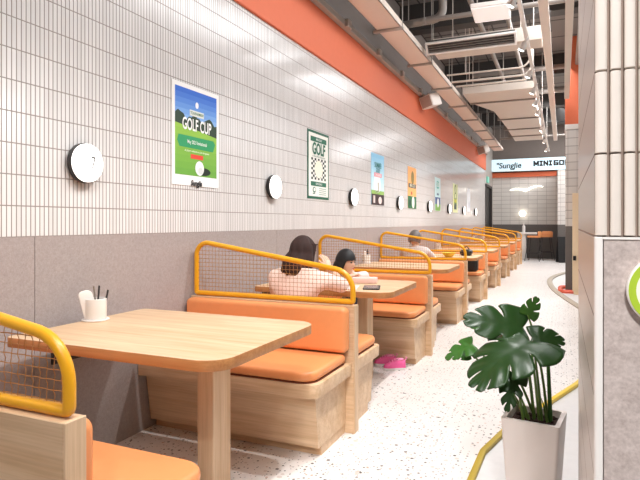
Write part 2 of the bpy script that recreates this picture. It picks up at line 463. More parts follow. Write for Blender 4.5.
bm = bmesh.new(); prism(bm, rrect(PX-0.001, PX+0.0125, PY-0.004, PY+0.02, (0.006, 0.002, 0, 0)), -0.012, PZ-0.001, 0.001, 1); box(bm, PX+0.0125, 3.6, PY-0.003, PY+0.01, PZ-0.005, PZ-0.001)
struct('corner_trim', bm, M['white'], pil)
# disc sign on it
t = thing('disc_sign', 'round white disc sign with lime green ring on the speckled pillar board', 'sign', (2.477, PY-0.0005, 1.136), (PI/2, 0, 0))
bm = bmesh.new(); lathe(bm, [(0, 0), (0.0607, 0), (0.0607, 0.016), (0.059, 0.018), (0, 0.018)], 48); obj('rim', bm, M['white'], t)
bm = bmesh.new(); lathe(bm, [(0.047, 0.0181), (0.047, 0.0192), (0.058, 0.0192), (0.058, 0.0181)], 48); obj('green_ring', bm, plain('lime', lin(176, 204, 52), 0.5, var=0.02), t)
bm = bmesh.new(); lathe(bm, [(0, 0.0181), (0.0468, 0.0181), (0.0468, 0.0195), (0, 0.0195)], 48); obj('face', bm, plain('pale_face', lin(250, 250, 226), 0.5, var=0.01), t)

# far pillar
bm = bmesh.new(); box(bm, 2.36, 2.95, 10.9, 11.5, -0.012, ZB, 0.003, 1, 0); box(bm, 2.36, 2.95, 10.9, 11.5, ZB, 2.93, 0.003, 1, 1)
box(bm, 2.35, 2.96, 10.89, 11.51, 2.93, 3.02, 0.003, 1, 3); box(bm, 2.355, 2.955, 10.895, 11.505, 3.02, 4.6, 0.003, 1, 2)
fp = struct('pillar', bm, [M['dark_board'], M['tile_post'], M['orange_paint'], M['white']])
bm = bmesh.new(); tube(bm, fillet([(2.28, 10.81, 0.0), (3.03, 10.81, 0.0), (3.03, 11.59, 0.0), (2.28, 11.59, 0.0)], [0.10]*4), 0.05, 10, True); 
o = obj('bumper_ring', bm, M['red']); tag(o, 'orange red rounded bumper ring around foot of the far tiled pillar', 'bumper')
t = thing('wooden_panel_door', 'tall narrow cream wooden panel with black latch standing by the far pillar', 'panel', (2.47, 10.65, -0.012))
bm = bmesh.new(); box(bm, 0, 0.55, 0, 0.05, 0.06, 1.78, 0.004, 1); box(bm, 0.02, 0.10, 0.0, 0.05, 0, 0.07); box(bm, 0.45, 0.53, 0.0, 0.05, 0, 0.07); obj('panel', bm, M['cream'], t)
bm = bmesh.new(); box(bm, 0.01, 0.06, -0.03, 0.0, 0.60, 0.68, 0.006, 2); obj('latch', bm, M['black'], t)

# ---------------------------------------------------------------- booth benches
PITCH = 2.0832; YD = 3.1005
grp = 'orange booth benches along the tiled wall'
def seat_parts(t, s, ex=0.0, y1=0.54):
    # s = +1 : seat on the far (+Y) side of the divider, -1 : near side
    fl = lambda a, b: (a, b) if s > 0 else (-b, -a)
    y0 = 0.035
    # base with a gently leaning front, plinth recessed
    b = bmesh.new(); tb = bmesh.new()
    fr0, fr1 = (y1-0.105)*s, (y1-0.062)*s
    vs = [(0.015, 0.036*s), (1.135, 0.036*s), (1.135, fr0), (0.015, fr0)]
    vt = [(0.015, 0.036*s), (1.135, 0.036*s), (1.135, fr1), (0.015, fr1)]
    lo = [tb.verts.new((x, y, 0.055)) for x, y in vs]; hi = [tb.verts.new((x, y, 0.345)) for x, y in vt]
    tb.faces.new(lo); tb.faces.new(hi)
    for i in range(4): tb.faces.new((lo[i], lo[(i+1) % 4], hi[(i+1) % 4], hi[i]))
    bmesh.ops.recalc_face_normals(tb, faces=tb.faces[:])
    merge(b, tb)
    base = obj('bench_base', b, M['wood_x'], t, smooth=20)
    b = bmesh.new(); y = fl(0.036, y1-0.155); box(b, 0.015, 1.13, y[0], y[1], 0.0, 0.055); obj('plinth', b, M['wood_x'], base)
    b = bmesh.new(); y = fl(y0, y1)
    r = (0.0, 0.0, 0.05, 0.0) if s > 0 else (0.0, 0.05, 0.0, 0.0)
    prism(b, rrect(0.012, 1.172+ex, y[0], y[1], r), 0.345, 0.418, 0.004, 2); obj('seat_deck', b, M['wood_x'], t)
    b = bmesh.new(); y = fl(0.075, y1+0.005)
    r = (0.02, 0.02, 0.09, 0.03) if s > 0 else (0.03, 0.09, 0.02, 0.02)
    prism(b, rrect(0.02, 1.152+ex*1.6, y[0], y[1], r), 0.424, 0.478, 0.022, 4)
    cu = obj('seat_cushion', b, M['leather'], t, smooth=60)
    b = bmesh.new(); y = fl(0.08, y1+0.001); prism(b, rrect(0.024, 1.148+ex*1.6, y[0], y[1], r), 0.4185, 0.4245); obj('piping', b, M['piping'], cu)
    b = bmesh.new(); y = fl(0.0345, 0.108)
    mtx = Matrix.Translation((0, y[1], 0)) @ Matrix.Rotation(PI/2, 4, 'X')
    prism(b, rrect(0.022, 1.163-ex*0.2, 0.485, 0.752-ex*0.35, (0.03, 0.03, 0.035, 0.035)), 0.0, 0.074, 0.024, 4, mtx=mtx)
    obj('backrest', b, M['leather'], t, smooth=60)
def wire_bm():
    b = bmesh.new()
    # opening outline: x .05..1.15, z .775..top(x)
    def top(x):
        if x < 0.10: return 1.10-0.03*(1-(x-0.03)/0.07)
        z = 1.113-0.1535*(x-0.10)
        if x > 1.02: z = min(z, 0.83+math.sqrt(max(0.0, 0.145**2-(x-1.02)**2)))
        return z
    R = 0.0014
    def wire(pts, ax):
        n = len(pts); rings = []
        for p in pts:
            rings.append([b.verts.new(Vector(p)+Vector(q)) for q in (((R, 0, 0), (0, R, 0), (-R, 0, 0), (0, -R, 0)) if ax == 'z' else ((0, 0, R), (0, R, 0), (0, 0, -R), (0, -R, 0)))])
        for i in range(n-1):
            for k in range(4): b.faces.new((rings[i][k], rings[i][(k+1) % 4], rings[i+1][(k+1) % 4], rings[i+1][k]))
    g = 0.0265; i = 0; x = 0.055
    while x < 1.155:
        zt = top(x); z = 0.768; pts = []; j = 0
        while z < zt:
            pts.append((x+(0.0012 if j % 2 else -0.0012), (0.0016 if (j//2+i) % 2 else -0.0016), z)); z += g/2; j += 1
        pts.append((x, 0, zt))
        if len(pts) > 2: wire(pts, 'z')
        x += g; i += 1
    z = 0.795; i = 0
    while z < 1.10:
        xs = [0.035+k*g/2 for k in range(int((1.155-0.035)/(g/2))+1)]
        pts = [(x, (-0.0016 if (k//2+i) % 2 else 0.0016), z) for k, x in enumerate(xs) if top(x) > z-0.002]
        if len(pts) > 2: wire(pts, 'x')
        z += g; i += 1
    return b
WIRE = None
def booth(loc, label, near=True):
    global WIRE
    t = thing('booth_bench', label, 'booth bench', loc, (0, 0, 0), grp)
    b = bmesh.new(); box(b, 0.012, 1.184, -0.034, 0.034, 0.0, 0.757, 0.002, 1); obj('divider_panel', b, M['wood_x'], t)
    b = bmesh.new(); box(b, 1.1842, 1.191, -0.034, 0.034, 0.0, 0.758, 0.002, 1); obj('end_strip', b, M['wood_z'], t)
    seat_parts(t, 1, 0.0 if near else 0.075, 0.54 if near else 0.462)
    if near: seat_parts(t, -1)
    b = bmesh.new()
    pts = fillet([(0.032, 0, 0.775), (0.032, 0, 1.124), (0.10, 0, 1.1137), (1.165, 0, 0.950), (1.165, 0, 0.775)], [0.0, 0.07, 0, 0.15, 0.0])
    pts = fillet([(0.034, 0, 0.775), (0.034, 0, 1.128), (1.168, 0, 0.951), (1.168, 0, 0.775)], [0.012, 0.085, 0.13, 0.012])
    tube(b, pts, 0.0165, 12, True)
    fr = obj('screen_frame', b, M['amber'], t, smooth=60)
    o = obj('wire_mesh', wire_bm(), M['wire'], fr, smooth=0); 
    return t
booth((0.012, YD-PITCH, 0), 'first booth bench nearest the camera, single seat behind a plain wood panel', near=False)
ordn = ['first', 'second', 'third', 'fourth', 'fifth', 'sixth', 'seventh', 'eighth', 'ninth']
b1 = booth((0, YD, 0), 'second booth bench from the camera, double sided, woman in pink on its far seat')
bl = {2: 'third booth bench from the camera, pink sneakers on the floor before its seat', 3: 'fourth booth bench from the camera, grey haired person on its far seat'}
for k in range(2, 9):
    dup(b1, (0, YD+PITCH*(k-1), 0), bl.get(k, 'double sided orange booth bench, %s from the camera along the wall' % ordn[k] + (', the farthest' if k == 8 else '')))

# ---------------------------------------------------------------- tables
def table(loc, label):   # top with an edge band darkened partly for shade, one slab leg, wall bracket
    t = thing('dining_table', label, 'table', loc, (0, 0, 0), 'oak booth tables')
    b = bmesh.new(); prism(b, rrect(0.12, 1.215, -0.432, 0.432, (0.03, 0.11, 0.11, 0.03), 10), 0.716, 0.759, 0.003, 2)
    for f in b.faces:
        if abs(f.normal.z) < 0.5: f.material_index = 1
    obj('tabletop', b, [M['wood_x'], M['wood_edge_shaded']], t)
    b = bmesh.new(); prism(b, rrect(0.832, 0.918, -0.035, 0.105, 0.006, 3), 0.0, 0.716); obj('leg', b, M['wood_z'], t)
    b = bmesh.new(); box(b, 0.008, 0.55, -0.07, 0.07, 0.69, 0.7155); box(b, 0.008, 0.02, -0.10, 0.10, 0.55, 0.7155); obj('wall_bracket', b, M['charcoal'], t)
    return t
YT = 2.055
tl = ['light oak booth table nearest the camera, white cutlery cup on it', 'oak table where the woman in pink and girl sit, papers and tablet on it',
      'third oak booth table from the camera, behind the dark haired girl', 'fourth oak table from the camera, yellow bowl and dark bag on it']
t1 = table((0, YT, 0), tl[0])
for k in range(1, 8):
    dup(t1, (0, YT+PITCH*k, 0), tl[k] if k < 4 else '%s oak booth table from the camera along the tiled wall' % ordn[k])

# cutlery cups
def cup(loc, label):
    t = thing('cutlery_cup', label, 'cutlery cup', loc, (0, 0, 0), 'white cutlery cups on the tables')
    b = bmesh.new(); lathe(b, [(0, 0.0), (0.064, 0.0), (0.067, 0.004), (0.066, 0.008), (0.0, 0.008)], 32); obj('saucer', b, M['white'], t)
    b = bmesh.new(); lathe(b, [(0, 0.0085), (0.050, 0.0085), (0.052, 0.012), (0.052, 0.108), (0.050, 0.110), (0.048, 0.108), (0.048, 0.016), (0, 0.016)], 32)
    c = obj('cup', b, M['white'], t)
    b = bmesh.new(); box(b, -0.008, 0.002, -0.0009, 0.0009, -0.004, 0.004, 0, 1, 0, Matrix.Rotation(math.radians(-60), 4, 'Z') @ Matrix.Translation((0, -0.0522, 0.036)))
    box(b, 0.004, 0.010, -0.0009, 0.0009, -0.004, 0.004, 0, 1, 0, Matrix.Rotation(math.radians(-60), 4, 'Z') @ Matrix.Translation((0, -0.0522, 0.036))); obj('printed_mark', b, M['charcoal'], c)
    # napkin packet leaning, cutlery handles
    b = bmesh.new(); prism(b, rrect(-0.030, 0.036, 0.0, 0.138, (0.0, 0.0, 0.03, 0.02)), -0.006, 0.006, 0.003, 2,
          mtx=Matrix.Translation((-0.010, -0.022, 0.018)) @ Matrix.Rotation(math.radians(60), 4, 'Z') @ Matrix.Rotation(math.radians(-14), 4, 'Y') @ Matrix.Rotation(PI/2, 4, 'X'))
    obj('napkin', b, M['white'], t)
    for (x, y, ax, ay, m, h) in [(0.0, 0.01, 0.15, -0.1, 'steel', 0.155), (0.008, 0.0, -0.05, 0.12, 'charcoal', 0.158), (0.018, 0.03, -0.18, 0.25, 'charcoal', 0.135)]:
        b = bmesh.new(); box(b, -0.006, 0.006, -0.002, 0.002, 0, h, 0.0015, 1, mtx=Matrix.Translation((x, y, 0.017)) @ Matrix.Rotation(ax*0.6, 4, 'X') @ Matrix.Rotation(ay*0.6, 4, 'Y'))
        obj('cutlery_handle', b, M[m], t)
    return t
cl = ['white cutlery cup at the wall end of the nearest table', None, 'white cutlery cup on third table, behind mesh screen beside the girl', 'white cutlery cup on fourth table by the grey haired person']
c1 = cup((0.165, 2.086, 0.7595), cl[0])
for k in range(2, 8):
    dup(c1, (0.165, 2.086+PITCH*k, 0.7595), cl[k] if k < 4 else 'white cutlery cup on the %s table from the camera' % ordn[k], (0, 0, 0.3*k))

# things on the second table
TZ = 0.7595
def flat(name, label, cat, cx, cy, sx, sy, h, rot, mat, z=TZ, r=0.01):
    b = bmesh.new(); prism(b, rrect(-sx/2, sx/2, -sy/2, sy/2, r), 0, h, min(0.003, h*0.3), 2)
    o = obj(name, b, mat, None, 35, (cx, cy, z), (0, 0, rot)); tag(o, label, cat); return o
t = thing('tablet', 'dark tablet lying near the aisle end of second table', 'tablet', (1.005, 3.945, TZ), (0, 0, math.radians(16)))
b = bmesh.new(); prism(b, rrect(-0.062, 0.062, -0.12, 0.12, 0.012), 0, 0.009, 0.003, 2); obj('case', b, M['charcoal'], t)
b = bmesh.new(); prism(b, rrect(-0.055, 0.055, -0.112, 0.112, 0.006), 0.0092, 0.0098); obj('screen', b, plain('dark_screen', lin(70, 74, 76), 0.15), t)
flat('paper_sheet', 'white paper sheet on second table left of the dark tablet', 'paper', 0.80, 3.90, 0.21, 0.29, 0.002, 0.25, M['white'], r=0.002)
t = thing('tissue_box', 'flat pale pink tissue box on second table behind the tablet', 'tissue box', (0.84, 4.26, TZ), (0, 0, 0.2))
b = bmesh.new(); box(b, -0.10, 0.10, -0.055, 0.055, 0, 0.045, 0.006, 2); obj('carton', b, M['shoe_l'] if False else plain('pale_pink_card', lin(250, 214, 206), 0.7), t)
b = bmesh.new(); prism(b, rrect(-0.05, 0.05, -0.012, 0.012, 0.01), 0.0455, 0.050, 0.001, 1); obj('tissue', b, M['white'], t)
# yellow bowl and dark bag on fourth table
t = thing('yellow_bowl', 'small yellow bowl on the fourth table', 'bowl', (0.82, 7.98, TZ))
b = bmesh.new(); lathe(b, [(0, 0.0), (0.05, 0.0), (0.095, 0.05), (0.10, 0.062), (0.094, 0.06), (0.05, 0.012), (0, 0.012)], 28); obj('shell', b, M['yellow'], t)
b = bmesh.new(); lathe(b, [(0, 0.045), (0.08, 0.045), (0.03, 0.06), (0, 0.062)], 20); obj('food', b, plain('custard', lin(250, 220, 120), 0.7), t)
def bag(loc, label, sx, sy, h):
    t = thing('dark_bag', label, 'bag', loc)
    b = bmesh.new(); prism(b, rrect(-sx/2, sx/2, -sy/2, sy/2, 0.04), 0, h, 0.04, 4); obj('body', b, M['black'], t)
    b = bmesh.new(); tube(b, [(-sx*.25+sx*.5*i/10, 0, h-0.006+0.05*math.sin(PI*i/10)) for i in range(11)], 0.007, 8); obj('handle', b, M['charcoal'], t)
bag((1.00, 8.42, TZ), 'small black handbag on aisle end of the fourth table', 0.17, 0.22, 0.09)
bag((1.00, 8.98, 0.4785), 'tall black bag standing on the seat beyond the fourth table', 0.18, 0.2, 0.22)

# ---------------------------------------------------------------- wall lamps
lamp_y = [2.14, 4.195, 6.165, 8.21, 10.27, 12.21, 14.15, 16.18]
def lamp(loc, label):
    t = thing('wall_lamp', label, 'wall lamp', loc, (PI/2, 0, PI/2), 'round wall lamps above the booths')
    b = bmesh.new(); lathe(b, [(0, 0.0), (0.085, 0.0), (0.085, 0.012), (0.102, 0.014), (0.104, 0.018), (0.104, 0.040), (0.100, 0.042), (0, 0.042)], 40); obj('housing', b, M['black'], t)
    b = bmesh.new(); lathe(b, [(0.0, 0.0425), (0.0995, 0.0425), (0.0995, 0.050), (0.097, 0.056), (0.088, 0.060), (0.0, 0.062)], 40); obj('diffuser', b, M['lampglow'], t, smooth=60)
    return t
l0 = lamp((0.0065, lamp_y[0], 1.56), 'round white wall lamp with number, nearest the camera')
bmt = text_bm('7', 0.088, 0.0005, 0.0, 0.75, 1, 0.0); bmesh.ops.translate(bmt, vec=(0.025, 0.0, 0.0626), verts=bmt.verts)
num = obj('number', bmt, M['charcoal'], l0, 0)
l1 = lamp((0.0065, lamp_y[1], 1.558), 'round white wall lamp between golf cup poster and green framed poster')
ll = {2: 'round white wall lamp right of the green framed poster', 3: 'round white wall lamp left of the orange poster', 4: 'round white wall lamp right of the orange poster',
      5: 'round white wall lamp left of the narrow yellow green poster', 6: 'round white wall lamp right of the narrow yellow green poster', 7: 'round white wall lamp farthest along the tiled wall'}
for k in range(2, 8): dup(l1, (0.0065, lamp_y[k], 1.553), ll[k])

# ---------------------------------------------------------------- posters (flat prints on the wall)
def pm(*c): 
    n = 'print_%d_%d_%d' % c
    return bpy.data.materials.get(n) or plain(n, lin(*c), 0.55, var=0.015)
def sheet(loc, wd, ht, label, mat, rot=(PI/2, 0, PI/2), name='poster', cat='poster', group='golf posters on the tiled wall'):
    t = thing(name, label, cat, loc, rot, group)
    b = bmesh.new(); box(b, -wd/2, wd/2, -ht/2, ht/2, 0, 0.004); obj('sheet', b, mat, t, 0)
    return t
def art(t, name, polys, z=0.0045):
    """polys: list of (points, colour, layer)"""
    b = bmesh.new(); mats = []; idx = {}
    for pts, col, lay in polys:
        if col not in idx: idx[col] = len(mats); mats.append(pm(*col))
        f = b.faces.new([b.verts.new((x, y, z+lay*0.0004)) for x, y in pts]); f.material_index = idx[col]
        f.normal_update()
        if f.normal.z < 0: f.normal_flip()
    return obj(name, b, mats, t, 0)
def rect(x0, x1, y0, y1): return [(x0, y0), (x1, y0), (x1, y1), (x0, y1)]
def disc(cx, cy, rx, ry=None, n=24): return [(cx+rx*math.cos(2*PI*i/n), cy+(ry or rx)*math.sin(2*PI*i/n)) for i in range(n)]
def lettering(t, s, x, y, size, col, bold=0.0, sx=1.0, z=0.008, name='lettering', shear=0.0, spacing=1.0):
    b = text_bm(s, size, bold, 0, sx, spacing, shear); bmesh.ops.translate(b, vec=(x, y, z), verts=b.verts)
    return obj(name, b, pm(*col), t, 0)
WX = 0.0065
# 1: golf cup
t = sheet((WX, 3.135, 1.84), 0.53, 0.68, 'golf cup poster with blue sky and white ball on grass', pm(244, 242, 240))
sky = []
for i in range(6):
    y1 = 0.31-i*0.035; a = i/5
    sky.append((rect(-0.235, 0.235, y1-0.035, y1), (int(44+90*a), int(104+74*a), int(206+24*a)), 0))
hills = [(-0.235, 0.10)]+[(-0.235+0.47*i/16, 0.135+0.022*math.sin(i*1.1)+0.012*math.sin(i*2.9)-0.015*(i/16)) for i in range(17)]+[(0.235, 0.02), (-0.235, 0.07)]
grass = []
for i in range(8):
    y0, y1 = 0.085-i*0.0445, 0.085-(i+1)*0.0445; a = i/7
    grass.append((rect(-0.235, 0.235, y1, y0), (int(150-44*a), int(196-30*a), int(70-10*a)), 0))
grass[0] = ([(-0.235, 0.0405), (0.235, 0.0405), (0.235, 0.04), (-0.235, 0.085)], (150, 196, 70), 0)
under = [(rect(-0.235, 0.235, 0.03, 0.11), (150, 196, 70), -0.5)]
art(t, 'picture', under+sky+grass+[(hills, (38, 62, 44), 1),
    ([(-0.19, -0.005), (0.19, -0.005), (0.19, 0.0), (0.215, -0.03), (0.19, -0.085), (-0.19, -0.085), (-0.215, -0.045), (-0.2, -0.005)], (42, 152, 96), 2),
    (rect(-0.08, 0.08, 0.135, 0.175), (228, 232, 226), 2), (disc(0, 0.215, 0.018, 0.022), (240, 240, 244), 2),
    (rect(-0.07, 0.07, -0.155, -0.125), (222, 66, 48), 2), (disc(0.075, -0.235, 0.085, 0.028), (22, 34, 20), 1), (disc(0.03, -0.215, 0.05, 0.05), (240, 240, 236), 3), (disc(0.04, -0.232, 0.028, 0.024), (214, 216, 214), 4)])
lettering(t, 'TOURNAMENT', 0, 0.155, 0.026, (90, 130, 100), 0.0003, 0.85)
lettering(t, 'GOLF CUP', 0, 0.07, 0.112, (250, 250, 246), 0.0022, 0.62)
lettering(t, 'May 2023 Invitational', 0, -0.045, 0.034, (240, 248, 240), 0.0003, 0.75)
lettering(t, 'all players welcome to join the greens', 0, -0.105, 0.018, (236, 246, 220), 0.0002)
lettering(t, 'Sungjia', -0.01, -0.322, 0.05, (30, 28, 30), 0.002, 0.9, shear=0.25)
# 2: green framed
t = sheet((WX, 5.205, 1.838), 0.54, 0.69, 'white poster with dark green frame and checkered square', pm(28, 96, 72))
G = (28, 104, 78)
chk = []
n = 9; cw = 0.37/n; ch = 0.22/n
for i in range(n):
    for j in range(n):
        if (i+j) % 2 == 0 and not (2 < i < 6 and 1 < j < 7) and not (1 < i < 7 and 2 < j < 6):
            chk.append((rect(-0.185+i*cw, -0.185+(i+1)*cw, -0.15+j*ch, -0.15+(j+1)*ch), (30, 44, 40), 1))
art(t, 'picture', [(rect(-0.245, 0.245, -0.32, 0.32), (238, 238, 230), 0), (rect(-0.2, 0.2, 0.235, 0.285), G, 1), (rect(-0.195, 0.195, -0.215, -0.17), G, 1)]+chk+
    [(disc(0, -0.04, 0.10, 0.09), (244, 240, 218), 2)])
lettering(t, 'GOLF', 0, 0.16, 0.165, G, 0.005, 0.78)
lettering(t, 'MINI GOLF', 0, 0.26, 0.03, (230, 236, 230), 0.0006)
lettering(t, 'a round of fun for everyone', 0, 0.088, 0.028, (70, 110, 90), 0.0002)
lettering(t, 'OPEN DAILY', 0, -0.193, 0.03, (230, 236, 230), 0.0006)
art(t, 'club_emblem', [(disc(-0.11, -0.255, 0.04, 0.03), (60, 110, 90), 1), (disc(-0.105, -0.252, 0.026, 0.018), (238, 238, 230), 2), (rect(-0.15, -0.09, -0.297, -0.287), (60, 110, 90), 1)]+[(rect(0.01, 0.19, -0.24-0.02*i, -0.233-0.02*i), (130, 156, 142), 1) for i in range(4)])
# 3: blue
t = sheet((WX, 7.195, 1.835), 0.56, 0.69, 'light blue poster with white cloud and dark brown foot', pm(150, 206, 236))
bands = [(rect(-0.28, 0.28, 0.345-0.055*(i+1), 0.345-0.055*i), (int(146+8*i), int(206+4*i), 240), 0) for i in range(9)]
art(t, 'picture', bands+[(disc(-0.03, -0.06, 0.16, 0.13), (238, 242, 244), 1), (rect(-0.28, 0.28, -0.23, -0.15), (150, 190, 96), 1), (rect(-0.28, 0.28, -0.345, -0.2), (62, 44, 46), 2), (disc(0.1, -0.28, 0.08, 0.05), (226, 214, 210), 3), (rect(-0.2, -0.12, -0.32, -0.22), (214, 200, 196), 3),
     (rect(0.0, 0.03, -0.16, -0.04), (150, 132, 90), 2), (rect(-0.17, 0.17, 0.035, 0.09), (236, 150, 160), 2)])
lettering(t, 'SUMMER', 0, 0.19, 0.10, (60, 140, 140), 0.002, 0.8); lettering(t, 'GOLF', 0, 0.12, 0.08, (60, 140, 140), 0.002, 0.9); lettering(t, 'CHALLENGE', 0, 0.062, 0.045, (250, 250, 250), 0.001)
# 4: orange
t = sheet((WX, 9.07, 1.83), 0.56, 0.69, 'orange poster with dark banner and green foot', pm(246, 178, 108))
art(t, 'picture', [(disc(0.02, 0.17, 0.10, 0.11), (150, 130, 70), 1), (rect(-0.24, 0.24, -0.0, 0.07), (70, 76, 70), 1), (rect(-0.28, 0.28, -0.345, -0.14), (44, 112, 70), 1), (disc(0.06, -0.24, 0.09, 0.1), (226, 230, 220), 2), (disc(-0.05, -0.09, 0.05, 0.03), (200, 90, 50), 2), (rect(-0.2, -0.1, -0.3, -0.2), (30, 70, 50), 2)])
lettering(t, 'MINI GOLF', 0, 0.035, 0.075, (236, 226, 200), 0.002)
# 5: aqua
t = sheet((WX, 11.13, 1.82), 0.54, 0.67, 'pale aqua poster with navy and green lower part', pm(206, 236, 238))
art(t, 'picture', [(disc(0, 0.19, 0.15, 0.08), (96, 190, 180), 1), (rect(-0.09, 0.09, -0.02, 0.02), (90, 110, 140), 1), (rect(-0.25, 0.25, -0.2, -0.06), (66, 92, 146), 1), (rect(-0.25, 0.25, -0.33, -0.2), (130, 178, 84), 1), (disc(0.02, -0.17, 0.1, 0.09), (236, 240, 240), 2)])
lettering(t, 'GOLF', 0, 0.19, 0.12, (240, 250, 248), 0.003)
# 6: yellow green
t = sheet((WX, 13.12, 1.82), 0.60, 0.67, 'pale yellow green poster with tall dark bottle shape', pm(226, 230, 176))
art(t, 'picture', [(disc(0.0, 0.2, 0.11, 0.13), (90, 120, 60), 1), (disc(0.0, 0.2, 0.06, 0.08), (226, 230, 176), 2), (rect(-0.16, 0.16, -0.26, 0.1), (110, 140, 80), 1), (rect(-0.1, 0.1, -0.0, 0.1), (226, 230, 176), 2), (rect(-0.14, 0.14, -0.1, -0.02), (210, 210, 70), 2), (rect(-0.15, 0.15, -0.26, -0.14), (70, 84, 80), 2)])
# 7: white
t = sheet((WX, 15.1, 1.85), 0.60, 0.62, 'mostly white poster with small grey figure, farthest on the wall', pm(228, 230, 234))
art(t, 'picture', [(disc(0.08, -0.12, 0.07, 0.1), (170, 172, 182), 1), (disc(-0.05, 0.14, 0.12, 0.1), (238, 240, 242), 1)])

# ---------------------------------------------------------------- sign and neon bird on end wall
def glow(name, col, st): return plain(name, col, 0.5, emit=st, var=0, ecol=col)
t = thing('shop_sign', 'long pale blue lit sign reading MINI GOLF on end wall', 'sign', (1.55, YE-0.26, 3.27), (PI/2, 0, 0))
b = bmesh.new(); box(b, -1.6, 1.6, -0.215, 0.215, -0.15, 0.0, 0.004, 1); obj('lightbox', b, M['white'], t)
b = bmesh.new(); box(b, -1.595, 1.595, -0.21, 0.21, 0.0005, 0.006); obj('lit_face', b, glow('sign_face', lin(214, 240, 250), 0.62), t, 0)
def sletter(s, x, y, size, bold, sx=1.0, shear=0.0):
    bb = text_bm(s, size, bold, 0.004, sx, 1.0, shear); bmesh.ops.translate(bb, vec=(x, y, 0.0105), verts=bb.verts); obj('lettering', bb, M['black'], t, 0)
sletter('"SungJie', -0.98, -0.02, 0.27, 0.005, 0.98, 0.1)
STROKES = {'M': (0.95, [(0, 0, 0, 1), (0, 1, .475, .25), (.475, .25, .95, 1), (.95, 1, .95, 0)]), 'I': (0.45, [(.225, 0, .225, 1), (0, 0, .45, 0), (0, 1, .45, 1)]),
    'N': (0.8, [(0, 0, 0, 1), (0, 1, .8, 0), (.8, 0, .8, 1)]), 'G': (0.8, [(.8, 1, 0, 1), (0, 1, 0, 0), (0, 0, .8, 0), (.8, 0, .8, .45), (.8, .45, .4, .45)]),
    'O': (0.8, [(0, 0, 0, 1), (0, 1, .8, 1), (.8, 1, .8, 0), (.8, 0, 0, 0)]), 'L': (0.65, [(0, 1, 0, 0), (0, 0, .65, 0)]), 'F': (0.65, [(0, 0, 0, 1), (0, 1, .65, 1), (0, .52, .55, .52)])}
def block_word(word, x, y, h, st, name):
    bb = bmesh.new()
    for ch in word:
        wd, sk = STROKES[ch]
        for k, (xa, ya, xb, yb) in enumerate(sk):
            a = Vector((x+xa*h, y+ya*h, 0)); c = Vector((x+xb*h, y+yb*h, 0)); d = c-a; ln = d.length+st*0.9
            mt = Matrix.Translation((a+c)/2) @ Matrix.Rotation(math.atan2(d.y, d.x), 4, 'Z')
            box(bb, -ln/2, ln/2, -st/2, st/2, 0.0065, 0.0115+k*0.0003, 0, 1, 0, mt)
        x += (wd+0.48)*h
    obj('lettering', bb, M['black'], t, 0)
block_word('MINI', -0.14, -0.045, 0.135, 0.052, 'mini'); block_word('GOLF', 0.50, -0.045, 0.135, 0.052, 'golf')
b = bmesh.new()
pts = [(-0.52+0.52*i/12, 0.055*math.sin(PI*i/12)*(1 if i < 12 else 0)-0.03*i/12, 0.03) for i in range(13)]
pts2 = [(0.0+0.56*i/12, -0.03+0.13*(i/12)+0.07*math.sin(PI*i/12), 0.03) for i in range(1, 13)]
tube(b, pts+pts2, [0.006+0.022*math.sin(PI*min(1, (i+1)/26)) for i in range(25)], 8)
o = obj('neon_bird', b, glow('neon', (1, 0.97, 0.9, 1), 4.0), None, 60, (1.12, YE-0.013, 2.40), (PI/2, 0, 0)); tag(o, 'white glowing seagull shaped light on the tiled end wall', 'wall light')
t = thing('globe_lamp', 'small round glowing globe lamp on end wall above the bar table', 'wall lamp', (1.02, YE-0.012, 1.57), (PI/2, 0, 0))
b = bmesh.new(); lathe(b, [(0, 0), (0.06, 0), (0.06, 0.02), (0, 0.02)], 24); obj('mount', b, M['steel'], t)
b = bmesh.new(); lathe(b, [(0.0, 0.021)]+[(0.105*math.sin(a), 0.125-0.105*math.cos(a)) for a in [PI*i/14 for i in range(1, 14)]]+[(0, 0.23)], 28); obj('globe', b, glow('globe', (1, 0.93, 0.82, 1), 5.0), t, 60)
b = bmesh.new(); box(b, -0.02, 0.05, 18.9, 19.3, 2.58, 2.78, 0.004, 1); o = obj('exit_box', b, glow('exit_green', lin(120, 190, 170), 0.5)); tag(o, 'small green lit box over the dark doorway at the end', 'sign')

